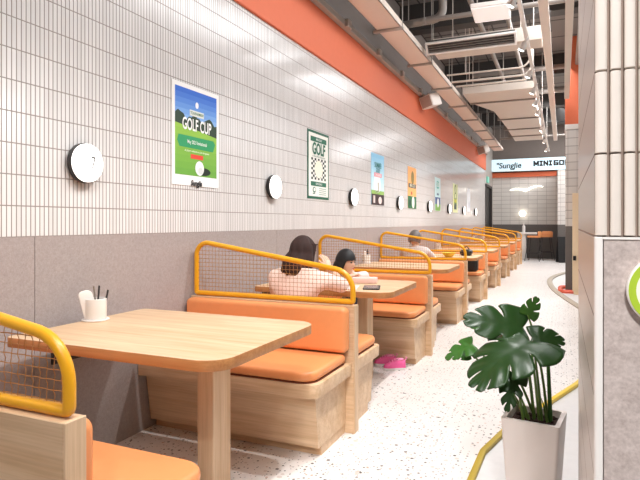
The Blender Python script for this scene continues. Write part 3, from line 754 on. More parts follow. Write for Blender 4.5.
# bar table and stools
t = thing('bar_table', 'white high bar table with white pedestal at end wall', 'bar table', (1.2, 19.95, 0))
b = bmesh.new(); prism(b, rrect(-0.30, 0.32, -0.30, 0.30, 0.05), 0.86, 0.92, 0.006, 2); obj('tabletop', b, M['white'], t)
b = bmesh.new(); prism(b, rrect(-0.29, -0.02, -0.25, 0.25, 0.03), 0, 0.86); obj('pedestal', b, M['white'], t)
t = thing('bottle', 'white pump bottle standing on bar table', 'bottle', (1.10, 19.9, 0.9205))
b = bmesh.new(); lathe(b, [(0, 0), (0.05, 0), (0.052, 0.2), (0.03, 0.24), (0, 0.24)], 20); obj('body', b, M['white'], t)
b = bmesh.new(); lathe(b, [(0, 0.2405), (0.02, 0.2405), (0.018, 0.33), (0, 0.33)], 14); obj('pump', b, M['white'], t)
def stool(loc, label, rot):
    t = thing('bar_stool', label, 'bar stool', loc, (0, 0, rot), 'bar stools at end wall')
    b = bmesh.new(); prism(b, rrect(-0.19, 0.19, -0.19, 0.19, 0.08), 0.76, 0.82, 0.02, 3); obj('seat', b, M['leather'], t)
    b = bmesh.new(); prism(b, rrect(-0.18, 0.18, 0.0, 0.15, (0.02, 0.02, 0.06, 0.06)), 0, 0.03, 0.01, 2, mtx=Matrix.Translation((0, -0.165, 0.815)) @ Matrix.Rotation(PI/2, 4, 'X')); obj('backrest', b, M['leather'], t)
    for sx in (-1, 1):
        for sy in (-1, 1):
            b = bmesh.new(); cyl(b, (sx*0.23, sy*0.23, 0), (sx*0.13, sy*0.13, 0.76), 0.012, 10); obj('leg', b, M['charcoal'], t)
    b = bmesh.new(); tube(b, [(0.195, 0.195, 0.26), (-0.195, 0.195, 0.26), (-0.195, -0.195, 0.26), (0.195, -0.195, 0.26)], 0.01, 8, True); obj('footrest', b, M['charcoal'], t)
    return t
s1 = stool((1.45, 19.35, 0), 'orange seated bar stool right of the white bar table', 1.35)
dup(s1, (1.80, 20.20, 0), 'orange bar stool behind the other one, against the dark end wall', (0, 0, 0.2))
# black folding board at right end
t = thing('folding_board', 'black folding board stand leaning open at far right end of aisle', 'board', (2.30, 18.9, 0), (0, 0, 0.3))
for s, n in ((-1, 'board'), (1, 'board')):
    b = bmesh.new(); box(b, -0.15, 0.15, -0.01, 0.01, 0, 0.82, 0.003, 1, mtx=Matrix.Translation((0, s*0.16, 0.004)) @ Matrix.Rotation(s*0.19, 4, 'X')); obj(n, b, M['black'], t)

# ---------------------------------------------------------------- ceiling services
b = bmesh.new(); box(b, 0.28, 0.57, -1.5, 18.5, 3.555, 3.565, 0, 1); box(b, 0.28, 0.285, -1.5, 18.5, 3.555, 3.64); box(b, 0.565, 0.57, -1.5, 18.5, 3.555, 3.64)
t = thing('cable_tray', 'long pale cable tray running along the wall under the ceiling', 'cable tray', (0, 0, 0))
obj('trough', b, M['tray'], t, 0)
for i in range(11):
    y = 3.17+i*1.58-1.58
    b = bmesh.new(); box(b, 0.235, 0.60, y-0.02, y+0.02, 3.525, 3.553); cyl(b, (0.25, y, 3.55), (0.25, y, 4.598), 0.006, 8); cyl(b, (0.59, y, 3.55), (0.59, y, 4.598), 0.006, 8)
    obj('bracket', b, M['trim_grey'], t)
def speaker(y, label):
    t = thing('speaker', label, 'speaker', (0.20, y, 3.375), (math.radians(15), math.radians(-12), math.radians(-20)), 'white box speakers under the ceiling')
    b = bmesh.new(); box(b, -0.12, 0.12, -0.16, 0.16, -0.11, 0.11, 0.015, 2); obj('cabinet', b, M['white'], t)
    b = bmesh.new(); box(b, -0.10, 0.10, -0.168, -0.1602, -0.09, 0.09, 0.003, 1); obj('grille', b, M['trim_grey'], t)
    b = bmesh.new(); cyl(b, (0, 0, 0.105), (0.0, 0.0, 0.15), 0.012, 10); obj('mount', b, M['trim_grey'], t)
speaker(9.6, 'nearer white box speaker hanging by the cable tray'); speaker(16.6, 'farther white box speaker hanging by the cable tray')

def simple(name, label, cat, bmx, m, smooth=35, group=None):
    o = obj(name, bmx, m, None, smooth); return tag(o, label, cat, group)
# light track with spotlights
b = bmesh.new(); box(b, 1.925, 1.965, 0.3, 17.2, 3.30, 3.335, 0.003, 1)
for i in range(5): cyl(b, (1.945, 1.2+i*3.5, 3.33), (1.945, 1.2+i*3.5, 4.598), 0.005, 8)
simple('light_track', 'long white spotlight track above the aisle', 'light track', b, M['white'])
spots = [(0.9, 0), (2.2, 0), (3.6, 0), (5.1, 0), (6.45, 1), (7.7, -1), (8.7, -1), (9.6, 1), (10.45, -1), (12.35, 1), (14.2, -1), (15.9, 1)]
spot0 = None
def spotlight(loc, label):
    t = thing('track_spotlight', label, 'spotlight', loc, (0, math.radians(28), 0), 'white spotlights on the track')
    b = bmesh.new(); cyl(b, (0, 0, -0.03), (0, 0, 0.06), 0.012, 10); obj('stem', b, M['white'], t)
    b = bmesh.new(); lathe(b, [(0, -0.02), (0.028, -0.02), (0.032, -0.03), (0.038, -0.11), (0.034, -0.11), (0.030, -0.08), (0, -0.08)], 20); obj('can', b, M['white'], t)
    b = bmesh.new(); lathe(b, [(0, -0.107), (0.0305, -0.107), (0.0305, -0.102), (0, -0.102)], 20); obj('lens', b, M['spotglow'], t)
    return t
vis = 0
for i, (y, side) in enumerate(spots):
    loc = (1.945, y, 3.245)
    lab = 'white track spotlight above the aisle, %s along the track counted from the camera' % (['first', 'second', 'third', 'fourth', 'fifth', 'sixth', 'seventh', 'eighth', 'ninth', 'tenth', 'eleventh', 'twelfth'][i])
    if y > 5.5:
        vis += 1
        lab = 'white track spotlight, %s of those in view counted from the camera' % (['first', 'second', 'third', 'fourth', 'fifth', 'sixth', 'seventh', 'eighth'][vis-1])
    if spot0 is None: spot0 = spotlight(loc, lab)
    else: dup(spot0, loc, lab)
    spot('spot_lamp', (1.945-0.085, y, 3.245-0.16), (0.85, y+0.1, 0.3), 135, 100, 0.8)

# long pale square duct right of the track
b = bmesh.new(); box(b, 2.085, 2.18, 0.5, 16.5, 3.505, 3.60, 0.003, 1)
for i in range(4): cyl(b, (2.13, 2.5+i*4, 3.6), (2.13, 2.5+i*4, 4.598), 0.005, 8)
simple('square_conduit', 'long pale square conduit right of the spotlight track', 'conduit', b, M['tray'])
b = bmesh.new(); box(b, 2.34, 2.42, 3.0, 10.6, 3.42, 3.50, 0.003, 1); cyl(b, (2.38, 4, 3.5), (2.38, 4, 4.598), 0.006, 8); cyl(b, (2.38, 9, 3.5), (2.38, 9, 4.598), 0.006, 8)
simple('square_conduit', 'pale conduit at right beside the near pillar top', 'conduit', b, M['duct'])
# hanging panel light
t = thing('panel_light', 'flat square white panel light hanging under the dark ceiling', 'ceiling light', (1.575, 6.47, 3.60), (0, 0, 0.04))
b = bmesh.new(); box(b, -0.20, 0.20, -0.235, 0.235, 0.012, 0.06, 0.004, 1); obj('frame', b, M['white'], t)
b = bmesh.new(); box(b, -0.19, 0.19, -0.225, 0.225, 0.0, 0.0115); obj('diffuser', b, M['panelglow'], t, 0)
b = bmesh.new()
for x in (-.15, .15):
    cyl(b, (x, 0, 0.06), (x, 0, 1.0), 0.004, 6)
obj('hanger', b, M['steel'], t)
# slot grille
t = thing('slot_grille', 'long white framed air grille with dark slots across ceiling', 'air grille', (1.20, 7.42, 3.60), (math.radians(-48), 0, 0))
b = bmesh.new(); box(b, -0.58, 0.58, -0.085, -0.065, -0.02, 0.02); box(b, -0.58, 0.58, 0.065, 0.085, -0.02, 0.02); box(b, -0.58, -0.555, -0.065, 0.065, -0.02, 0.02); box(b, 0.555, 0.58, -0.065, 0.065, -0.02, 0.02); obj('frame', b, M['white'], t, 0)
b = bmesh.new(); box(b, -0.56, 0.56, -0.07, 0.07, 0.02, 0.10); obj('plenum', b, M['charcoal'], t, 0)
b = bmesh.new()
for i in range(4): box(b, -0.555, 0.555, -0.056+i*0.032, -0.049+i*0.032, -0.01, 0.019)
obj('slats', b, M['ductdark'], t, 0)
b = bmesh.new()
for x in (-.5, .5): cyl(b, (x, 0.0, 0.1), (x, -0.72, 0.745), 0.005, 6)
obj('hanger', b, M['steel'], t)
# transverse pale duct
b = bmesh.new(); box(b, 0.66, 2.07, 7.65, 8.05, 3.62, 3.80, 0.004, 1)
for x in (0.9, 1.8): cyl(b, (x, 7.85, 3.80), (x, 7.85, 4.598), 0.006, 8)
simple('air_duct', 'flat pale duct crossing ceiling below the slot grille', 'air duct', b, M['duct'])
# wide duct with flanges
t = thing('wide_air_duct', 'wide pale rectangular duct with flange seams running along the ceiling', 'air duct')
b = bmesh.new(); box(b, 0.63, 1.86, 10.35, 11.2, 3.61, 3.74, 0.004, 1)
pts = [(0.66, 11.2), (1.83, 11.2), (1.80, 16.9), (1.05, 16.9), (1.04, 14.4), (0.98, 12.2)]
prism(b, pts, 3.61, 3.80); obj('duct_run', b, M['duct'], t, 20)
for y in (11.2, 13.2, 14.7, 15.9):
    b = bmesh.new(); box(b, 0.95 if y > 12 else 0.64, 1.85, y-0.025, y+0.025, 3.585, 3.81); obj('flange', b, M['ductdark'], t)
b = bmesh.new(); 
for y in (10.8, 13.0, 16.0): cyl(b, (1.3, y, 3.74), (1.3, y, 4.598), 0.008, 8)
obj('hanger', b, M['steel'], t)
# conduits across
for i, (y, z, r, x0) in enumerate([(8.95, 3.62, 0.014, 0.61), (9.35, 3.60, 0.018, 0.61), (9.75, 3.62, 0.016, 0.61)]):
    b = bmesh.new(); tube(b, fillet([(x0, y, z), (1.86, y, z), (1.86, y+0.05, z+0.5)], [0, 0.16, 0], 6, False), r, 10)
    cyl(b, (0.9, y, z), (0.9, y, 4.598), 0.005, 6)
    simple('conduit_pipe', '%s thin grey conduit pipe crossing ceiling behind the flat duct' % ['nearest', 'middle', 'farthest'][i], 'pipe', b, M['duct'])
# dark round pipes in upper left
b = bmesh.new(); tube(b, fillet([(0.12, 5.5, 3.95), (0.75, 5.95, 3.95), (1.6, 5.6, 4.0)], [0, 0.3, 0], 6, False), 0.11, 18)
simple('round_duct', 'grey round duct crossing under the dark ceiling above cable tray', 'air duct', b, M['ductdark'])
b = bmesh.new(); tube(b, fillet([(0.05, 7.0, 3.80), (0.95, 6.9, 3.80), (0.95, 6.9, 4.6)], [0, 0.12, 0], 6, False), 0.05, 14)
simple('round_pipe', 'grey bent pipe dropping from ceiling near the slot grille', 'pipe', b, M['ductdark'])
for i, y in enumerate((5.3, 8.45, 12.0, 15.2, 17.6)):
    b = bmesh.new(); box(b, 0.0, 6.9, y-0.12, y+0.12, 4.2, 4.599)
    simple('ceiling_beam', '%s dark beam across the ceiling counted from the camera' % ordn[i], 'beam', b, M['charcoal'])['kind'] = 'structure'
for i, x in enumerate((1.25, 1.62, 2.55)):
    b = bmesh.new(); cyl(b, (x, 6.9, 4.05+0.03*i), (x, 17.48, 4.05+0.03*i), 0.035, 12); cyl(b, (x, 9, 4.05), (x, 9, 4.598), 0.006, 6); cyl(b, (x, 14, 4.05), (x, 14, 4.598), 0.006, 6)
    simple('ceiling_pipe', ['dark grey ceiling pipe left of panel light', 'dark grey ceiling pipe directly above panel light', 'dark grey ceiling pipe right of the square conduits'][i], 'pipe', b, M['ductdark'])

for i, (y, z, r, x1) in enumerate([(5.75, 4.30, 0.06, 3.4), (6.75, 3.74, 0.03, 2.6), (11.6, 4.26, 0.05, 3.4), (13.6, 4.26, 0.07, 3.4), (17.0, 3.72, 0.03, 3.4)]):
    bb = bmesh.new(); cyl(bb, (0.62, y, z), (x1, y, z), r, 14)
    for x in (0.75, x1-0.1):
        cyl(bb, (x, y, z), (x, y, 4.598), 0.006, 6); cyl(bb, (x-0.02, y, z), (x+0.02, y, z), r+0.012, 14)
    simple('cross_pipe', '%s grey pipe hung across the ceiling, counted from the camera' % ordn[i], 'pipe', bb, M['ductdark'])
t = thing('fan_box', 'grey boxy fan unit hung above the cable tray under dark ceiling', 'fan unit', (0.98, 5.30, 0))
bb = bmesh.new(); box(bb, -0.28, 0.28, -0.05, 0.05, 3.78, 4.05, 0.01, 1); box(bb, -0.24, 0.24, -0.13, -0.05, 3.82, 4.01, 0.01, 1); obj('casing', bb, M['ductdark'], t)
bb = bmesh.new(); cyl(bb, (-0.2, 0, 4.05), (-0.2, 0, 4.199), 0.006, 6); cyl(bb, (0.2, 0, 4.05), (0.2, 0, 4.199), 0.006, 6); obj('hanger', bb, M['steel'], t)

# ---------------------------------------------------------------- potted monstera
PC = Vector((2.21, 2.435, 0.0)); Rv = Vector((0.9152, 0.4030, 0)); Fv = Vector((-0.4030, 0.9152, 0))
t = thing('potted_monstera', 'potted monstera plant with glossy split leaves in white square planter', 'potted plant', (PC.x, PC.y, -0.012), (0, 0, 0))
def taper_box(bm, w0, w1, z0, z1, r=0.012, mat=0, rot=-0.13, cap=True):
    A = rrect(-w0/2, w0/2, -w0/2, w0/2, r, 4); B = rrect(-w1/2, w1/2, -w1/2, w1/2, r, 4)
    ro = Matrix.Rotation(rot, 3, 'Z')
    lo = [bm.verts.new(ro @ Vector((x, y, z0))) for x, y in A]; hi = [bm.verts.new(ro @ Vector((x, y, z1))) for x, y in B]
    n = len(lo)
    for i in range(n): bm.faces.new((lo[i], lo[(i+1) % n], hi[(i+1) % n], hi[i])).material_index = mat
    return lo, hi
b = bmesh.new()
lo, hi = taper_box(b, 0.165, 0.222, 0.0, 0.472); b.faces.new(lo[::-1])
n = len(hi); ro = Matrix.Rotation(-0.13, 3, 'Z')
ins = [b.verts.new(ro @ Vector((x, y, 0.472))) for x, y in rrect(-0.093, 0.093, -0.093, 0.093, 0.01, 4)]
inl = [b.verts.new(ro @ Vector((x, y, 0.42))) for x, y in rrect(-0.088, 0.088, -0.088, 0.088, 0.01, 4)]
for i in range(n):
    j = (i+1) % n; b.faces.new((hi[i], hi[j], ins[j], ins[i])); b.faces.new((ins[i], ins[j], inl[j], inl[i]))
b.faces.new(inl)
obj('planter', b, M['planter'], t)
b = bmesh.new(); prism(b, rrect(-0.088, 0.088, -0.088, 0.088, 0.012), 0.421, 0.446, mtx=Matrix.Rotation(-0.13, 4, 'Z'))
for i in range(60):
    x, y = random.uniform(-.075, .075), random.uniform(-.075, .075)
    tmp = bmesh.new(); bmesh.ops.create_icosphere(tmp, subdivisions=1, radius=random.uniform(.006, .014)); merge(b, tmp, 0, Matrix.Translation((x, y, 0.447)))
obj('soil', b, M['soil'], t)
def leaf_bm(L, nl=5, w0=0.42, gap=0.22, droop=0.25, side=0.18, fold=0.10, seed=0, wide=1.0, split=True):
    rnd = random.Random(seed); b = bmesh.new(); m = 7; nw = 11
    def P(sd, s, wv):
        ang = math.radians(128-100*s**0.72); l = 0.56*wide*(1-s)**0.62*(0.80+0.62*s)
        q = wv*l; a2 = ang-0.35*wv
        x = q*math.sin(a2); y = 0.90*s+q*math.cos(a2)+0.10*s*s
        z = -droop*max(0, y)**2-side*x*x*1.6+fold*abs(x)*(1-abs(x))+0.018*math.sin(9*s*PI+wv*2)*wv
        return Vector((sd*x*L, y*L, z*L))
    for sd in (-1, 1):
        gs = [gap*rnd.uniform(0.7, 1.2) for _ in range(nl)]; ws = [w0*rnd.uniform(.8, 1.2) for _ in range(nl+1)]
        for j in range(nl):
            cols = []
            for c in range(m+1):
                col = []
                for r in range(nw+1):
                    wv = r/nw; s0 = (j+c/m)/nl
                    ctr = (j+0.5)/nl
                    e = (c/m-0.5)*2     # -1..1
                    wb = ws[j] if e < 0 else ws[j+1]
                    g = gs[j]*max(0, (wv-wb)/(1-wb))**0.5 if split else 0
                    if (j == 0 and e < 0) or (j == nl-1 and e > 0): g = 0
                    s = ctr+(s0-ctr)*(1-g*abs(e))
                    wl = wv*(1-0.10*abs(e)**3*(1 if split else 0))
                    col.append(b.verts.new(P(sd, min(s, 0.9995), wl)))
                cols.append(col)
            for c in range(m):
                for r in range(nw):
                    q = (cols[c][r], cols[c+1][r], cols[c+1][r+1], cols[c][r+1])
                    b.faces.new(q if sd > 0 else q[::-1])
    bmesh.ops.remove_doubles(b, verts=b.verts[:], dist=L*0.004)
    return b
def leaf(base, tip_dir, nrm, L, mat='leaf', root=(0, 0), bend=0.0, petr=0.004, **kw):
    """base, tip_dir, nrm in (right, forward, up) about the pot centre"""
    W = lambda v: Rv*v[0]+Fv*v[1]+Vector((0, 0, v[2]))
    y = W(tip_dir).normalized(); z = W(nrm); z = (z-y*z.dot(y)).normalized(); x = y.cross(z)
    mt = Matrix((x, y, z)).transposed().to_4x4(); p = W(base); p.z = base[2]+0.012; mt.translation = p
    b = leaf_bm(L, **kw); bmesh.ops.transform(b, matrix=mt, verts=b.verts)
    o = obj('leaf', b, M[mat], t, 60)
    so = o.modifiers.new('thick', 'SOLIDIFY'); so.thickness = 0.0012
    # petiole from soil
    r0 = Vector((root[0], root[1], 0.44)); mid = r0.lerp(p, 0.55)+Vector((0, 0, 0.05))+W((bend, 0, 0))
    pts = [(r0*(1-s)**2+mid*2*s*(1-s)+p*s*s) for s in [i/10 for i in range(11)]]
    b = bmesh.new(); tube(b, pts, [petr*(1.5-0.6*i/10) for i in range(11)], 8); obj('stem', b, M['stem'], t, 60)
# heights: image row v -> z = 1.25-(v-222.65)/245 ; column u -> right = (u-534)/245
def im(u, v, f=0.0): return ((u-534)/245, f, 1.25-(v-222.65)/245)
leaf(im(524, 339, -0.06), (-0.88, -0.42, -0.22), (-0.05, -0.22, 0.97), 0.275, root=(0.02, -0.01), nl=4, seed=1, wide=1.25, droop=0.30, gap=0.13, w0=0.5)       # large front leaf
leaf(im(525, 330, 0.03), (-0.93, 0.05, 0.20), (0.10, -0.80, 0.60), 0.225, root=(0.0, 0.03), nl=3, seed=2, wide=1.05, droop=0.15, gap=0.2, w0=0.5)     # upper left leaf
leaf(im(530, 338, -0.02), (0.75, -0.2, 0.05), (0.0, -0.75, 0.6), 0.115, root=(0.03, 0.0), nl=3, seed=3, wide=1.2, droop=0.25, gap=0.1, w0=0.6)       # right leaf
leaf(im(532, 318, 0.05), (0.25, -0.3, 0.75), (-0.25, -0.75, 0.5), 0.082, mat='leaf2', root=(0.05, 0.03), nl=3, seed=4, wide=1.1, droop=0.1, bend=0.02)   # small top leaf
leaf(im(506, 370, -0.09), (-0.3, -0.25, -0.95), (-0.35, -0.9, 0.2), 0.14, root=(-0.04, -0.03), nl=4, seed=5, wide=0.85, gap=0.4, droop=0.1)   # hanging lower leaf
leaf(im(474, 348, 0.04), (-0.9, 0.1, -0.35), (-0.2, -0.6, 0.8), 0.12, mat='leaf2', root=(-0.03, 0.03), nl=3, seed=6, wide=0.9)     # far left small leaf
leaf(im(474, 360, 0.10), (-0.95, 0.1, -0.05), (0.0, -0.7, 0.6), 0.085, mat='leaf2', root=(-0.02, 0.05), nl=3, seed=7, wide=0.9)
leaf(im(500, 335, 0.12), (-0.6, 0.3, 0.2), (0.1, -0.6, 0.7), 0.10, mat='leaf2', root=(0.0, 0.06), nl=3, seed=8)
# narrow shoots by the soil
for (u, v, r, k) in [(541, 400, (0.05, 0.0), 0), (527, 372, (0.0, 0.02), 1), (517, 392, (-0.02, 0.0), 2), (508, 388, (-0.03, 0.01), 3)]:
    p = Rv*im(u, v)[0]; p.z = im(u, v)[2]+0.012; r0 = Vector((r[0], r[1], 0.44))
    b = bmesh.new(); tube(b, [r0.lerp(p, i/8)+Vector((0, 0, 0.012*math.sin(PI*i/8))) for i in range(9)], [0.007*(1-i/8.5)+0.0006 for i in range(9)], 8); obj('shoot', b, M['stem'], t, 60)
b = bmesh.new(); cyl(b, (0.062, 0.01, 0.44), (0.048, 0.03, 0.78), 0.009, 12, 0, 0.006); obj('main_stem', b, M['leaf2'], t, 60)

# ---------------------------------------------------------------- people
def head_bm(r=0.1, face=True):
    """head looking along +Y, centre at origin; x right"""
    b = bmesh.new(); tmp = bmesh.new(); bmesh.ops.create_uvsphere(tmp, u_segments=32, v_segments=24, radius=1)
    for v in tmp.verts:
        x, y, z = v.co
        wdt = 0.74-0.16*max(0, -z)**1.5
        dep = 0.92-0.10*max(0, -z)
        v.co = Vector((x*wdt, y*dep+(0.10*max(0, -z) if y > 0 else 0.02), z*1.18))
        if y > 0.55:                                  # nose, brow, mouth, chin
            fz = v.co.z; fx = v.co.x
            v.co.y += 0.20*math.exp(-(fx/0.11)**2)*math.exp(-((fz+0.18)/0.16)**2)
            v.co.y -= 0.08*math.exp(-((abs(fx)-0.30)/0.14)**2)*math.exp(-((fz-0.05)/0.11)**2)
            v.co.y += 0.07*math.exp(-(fx/0.2)**2)*math.exp(-((fz+0.55)/0.09)**2)
            v.co.y += 0.08*math.exp(-(fx/0.2)**2)*math.exp(-((fz+0.92)/0.14)**2)
        v.co *= r
    merge(b, tmp)
    for s in (-1, 1):
        tmp = bmesh.new(); bmesh.ops.create_uvsphere(tmp, u_segments=14, v_segments=10, radius=1)
        merge(b, tmp, 0, Matrix.Translation((s*0.76*r, -0.05*r, -0.10*r)) @ Matrix.Diagonal((0.10*r, 0.20*r, 0.30*r, 1)))
    return b
def face_bits(parent, r, mtx):
    for s in (-1, 1):
        b = bmesh.new(); tmp = bmesh.new(); bmesh.ops.create_uvsphere(tmp, u_segments=12, v_segments=8, radius=1)
        merge(b, tmp, 0, mtx @ Matrix.Translation((s*0.30*r, 0.82*r, 0.05*r)) @ Matrix.Diagonal((0.13*r, 0.07*r, 0.07*r, 1))); obj('eye', b, M['black'], parent)
        b = bmesh.new(); box(b, s*0.30*r-0.15*r, s*0.30*r+0.15*r, 0.86*r, 0.92*r, 0.23*r, 0.28*r, 0.01*r, 1, 0, mtx); obj('eyebrow', b, M['hair_k'], parent)
    b = bmesh.new(); tmp = bmesh.new(); bmesh.ops.create_uvsphere(tmp, u_segments=12, v_segments=8, radius=1)
    merge(b, tmp, 0, mtx @ Matrix.Translation((0, 0.96*r, -0.55*r)) @ Matrix.Diagonal((0.2*r, 0.07*r, 0.06*r, 1))); obj('mouth', b, M['lip'], parent)
def hair_bm(r, length, flare, fringe, mtx, wav=0.0, bang_z=0.35):
    """cap over the skull plus a fall of hair down to -length*r, open at the face"""
    b = bmesh.new(); nu, nv = 40, 26; grid = []
    for j in range(nv+1):
        row = []; tv = j/nv
        for i in range(nu+1):
            a = -PI+2*PI*i/nu                       # 0 = face (+Y)
            if tv < 0.5: ph = tv/0.5*PI/2; rad = math.sin(ph); z = math.cos(ph)*1.30
            else: q = (tv-0.5)/0.5; rad = 1+flare*math.sin(q*PI*0.8)-0.12*q*q; z = -length*q*(1+0.9*wav*math.sin(9*a)+0.5*wav*math.sin(23*a))
            cover = abs(a)
            x = math.sin(a)*rad*0.92*(1+wav*(math.sin(7*a+6*tv)+0.6*math.sin(13*a-9*tv))); y = math.cos(a)*rad*1.06*(1+wav*(math.sin(6*a+5*tv)+0.6*math.sin(11*a+14*tv)))-0.06
            if cover < 1.0: z = max(z, bang_z-0.15*cover) if fringe else max(z, 0.7)
            if tv > 0.5: y -= 0.30*(tv-0.5)/0.5*length/1.2
            row.append(b.verts.new(mtx @ Vector((x*r, y*r, z*r))))
        grid.append(row)
    for j in range(nv):
        for i in range(nu):
            try: b.faces.new((grid[j][i], grid[j+1][i], grid[j+1][i+1], grid[j][i+1]))
            except ValueError: pass
    bmesh.ops.remove_doubles(b, verts=b.verts[:], dist=r*0.01)
    bmesh.ops.dissolve_degenerate(b, edges=b.edges[:], dist=r*0.005)
    bmesh.ops.recalc_face_normals(b, faces=b.faces[:])
    return b
def hand_parts(p, d, up, sc=1.0):
    """skin chains for a hand at wrist p pointing along d; returns (verts, edges, radii) with index 0 the wrist"""
    d = d.normalized(); up = (up-d*up.dot(d)).normalized(); s = d.cross(up)
    V = [p, p+d*0.035*sc, p+d*0.07*sc]; E = [(0, 1), (1, 2)]; R = [(0.022*sc, 0.020*sc), (0.032*sc, 0.014*sc), (0.036*sc, 0.012*sc)]
    return V, E, R
def fingers(bm, p, d, up, sc=1.0, curl=0.6, flip=1):
    d = d.normalized(); up = (up-d*up.dot(d)).normalized(); s = d.cross(up)*flip
    for k, (off, ln) in enumerate([(-0.027, 0.062), (-0.009, 0.072), (0.009, 0.068), (0.027, 0.052)]):
        q = p+d*0.07*sc+s*off*sc; pts = [q-d*0.02*sc]; dd = d.copy()
        for j in range(4):
            pts.append(pts[-1]+dd*(ln+0.02)*sc/4); dd = (dd-up*curl*0.35).normalized()
        tube(bm, pts, [0.009*sc, 0.009*sc, 0.0085*sc, 0.008*sc, 0.006*sc], 8)
    q = p+d*0.036*sc-s*0.026*sc; tube(bm, [q, q+(d*0.5-s*0.9)*0.028*sc, q+(d*0.9-s*1.0)*0.045*sc], [0.011*sc, 0.010*sc, 0.007*sc], 8)
def person(label, loc, pel, chest, neck, headc, r, facing, tilt, arms, legs, cloth, hairargs, hairmat, sc, pants, shoe=True, sleeve=1.0):
    """all points are world; builds body (one mesh) + clothing, hair as children"""
    t = thing('person', label, 'person', loc)
    o0 = Vector(loc); L = lambda p: Vector(p)-o0
    pel, chest, neck, headc = L(pel), L(chest), L(neck), L(headc)
    V = [pel, pel.lerp(chest, .5), chest, neck, headc-Vector((0, 0, 0.3*r))]; E = [(0, 1), (1, 2), (2, 3), (3, 4)]
    Rr = [(0.12*sc, 0.09*sc), (0.105*sc, 0.08*sc), (0.105*sc, 0.075*sc), (0.05*sc, 0.05*sc), (0.048*sc, 0.048*sc)]
    cV = [pel-Vector((0, 0, .02)), pel.lerp(chest, .5), chest, neck-Vector((0, 0, 0.036*sc))]; cE = [(0, 1), (1, 2), (2, 3)]
    cR = [(0.152*sc, 0.118*sc), (0.135*sc, 0.108*sc), (0.168*sc, 0.128*sc), (0.08*sc, 0.078*sc)]
    fb = bmesh.new()
    for (sh, el, wr, hd) in arms:
        sh, el, wr = L(sh), L(el), L(wr); hd = Vector(hd); i = len(V)
        V += [sh, el, wr, wr+hd.normalized()*0.04*sc, wr+hd.normalized()*0.075*sc]
        E += [(2, i), (i, i+1), (i+1, i+2), (i+2, i+3), (i+3, i+4)]
        Rr += [0.048*sc, 0.036*sc, 0.024*sc, (0.036*sc, 0.018*sc), (0.032*sc, 0.014*sc)]
        k = len(cV); cV += [sh, sh.lerp(el, .5), el if sleeve >= 1 else sh.lerp(el, 0.9)]; cE += [(2, k), (k, k+1), (k+1, k+2)]
        cR += [0.066*sc, 0.060*sc, 0.054*sc]
        if sleeve > 1: cV.append(el.lerp(wr, .85)); cE.append((k+2, k+3)); cR.append(0.042*sc)
        side = hd.cross(Vector((0, 0, 1)))
        fingers(fb, wr, hd, Vector((0, 0, 1)), sc, 0.7)
    pV = [pel-Vector((0, 0, .01))]; pE = []; pR = [(0.150*sc, 0.115*sc)]
    for (hip, kn, an, toe) in legs:
        hip, kn, an, toe = L(hip), L(kn), L(an), L(toe); i = len(V)
        V += [hip, kn, an, toe]; E += [(0, i), (i, i+1), (i+1, i+2), (i+2, i+3)]; Rr += [0.075*sc, 0.052*sc, 0.034*sc, 0.036*sc]
        k = len(pV); pV += [hip, kn, kn.lerp(an, .8)]; pE += [(0, k), (k, k+1), (k+1, k+2)]; pR += [0.09*sc, 0.066*sc, 0.055*sc]
    body = skin_mesh(V, E, Rr)
    mt = Matrix.Translation(headc) @ Matrix.Rotation(facing, 4, 'Z') @ Matrix.Rotation(tilt, 4, 'X')
    hb = head_bm(r); bmesh.ops.transform(hb, matrix=mt, verts=hb.verts); merge(body, hb); merge(body, fb)
    bo = obj('body', body, M['skin'], t, 70)
    obj('top', skin_mesh(cV, cE, cR), cloth, t, 70)
    obj('trousers', skin_mesh(pV, pE, pR), pants, t, 70)
    face_bits(bo, r, mt)
    h = obj('hair', hair_bm(r, *hairargs[:3], mt, *hairargs[3:]), hairmat, t, 70)
    so = h.modifiers.new('thick', 'SOLIDIFY'); so.thickness = 0.006; so.offset = 0
    return t
wt = person('woman seen from behind in pale pink top with dark wavy hair, on booth seat', (0.62, 3.40, 0.478),
    (0.62, 3.41, 0.60), (0.62, 3.45, 0.80), (0.62, 3.50, 0.945), (0.622, 3.55, 1.035), 0.095, math.radians(-25), math.radians(-6),
    [((0.445, 3.47, 0.86), (0.37, 3.64, 0.70), (0.46, 3.84, 0.79), (0.4, 1, -0.1)), ((0.80, 3.47, 0.86), (0.91, 3.66, 0.795), (0.70, 3.84, 0.90), (-0.4, 0.2, 0.8))],
    [((0.54, 3.46, 0.565), (0.52, 3.82, 0.545), (0.50, 3.84, 0.10), (0.50, 3.98, 0.06)), ((0.70, 3.46, 0.565), (0.72, 3.82, 0.545), (0.74, 3.84, 0.10), (0.74, 3.98, 0.06))],
    M['pink_cloth'], (1.65, 0.22, False, 0.07), M['hair_b'], 1.0, M['navy'])
person('young girl with black bob haircut in white top leaning over the table', (0.60, 4.80, 0.478),
    (0.60, 4.78, 0.575), (0.60, 4.66, 0.72), (0.585, 4.585, 0.80), (0.565, 4.55, 0.905), 0.088, math.radians(-102), math.radians(-6),
    [((0.50, 4.60, 0.755), (0.44, 4.47, 0.80), (0.52, 4.33, 0.80), (0.6, -0.8, 0)), ((0.71, 4.60, 0.755), (0.77, 4.48, 0.80), (0.74, 4.33, 0.81), (-0.1, -0.9, 0.2))],
    [((0.54, 4.70, 0.54), (0.53, 4.44, 0.53), (0.53, 4.46, 0.20), (0.53, 4.36, 0.17)), ((0.66, 4.70, 0.54), (0.67, 4.44, 0.53), (0.67, 4.46, 0.20), (0.67, 4.36, 0.17))],
    M['white_cloth'], (1.05, 0.10, True, 0.0), M['hair_k'], 0.74, M['navy'], sleeve=1.2)
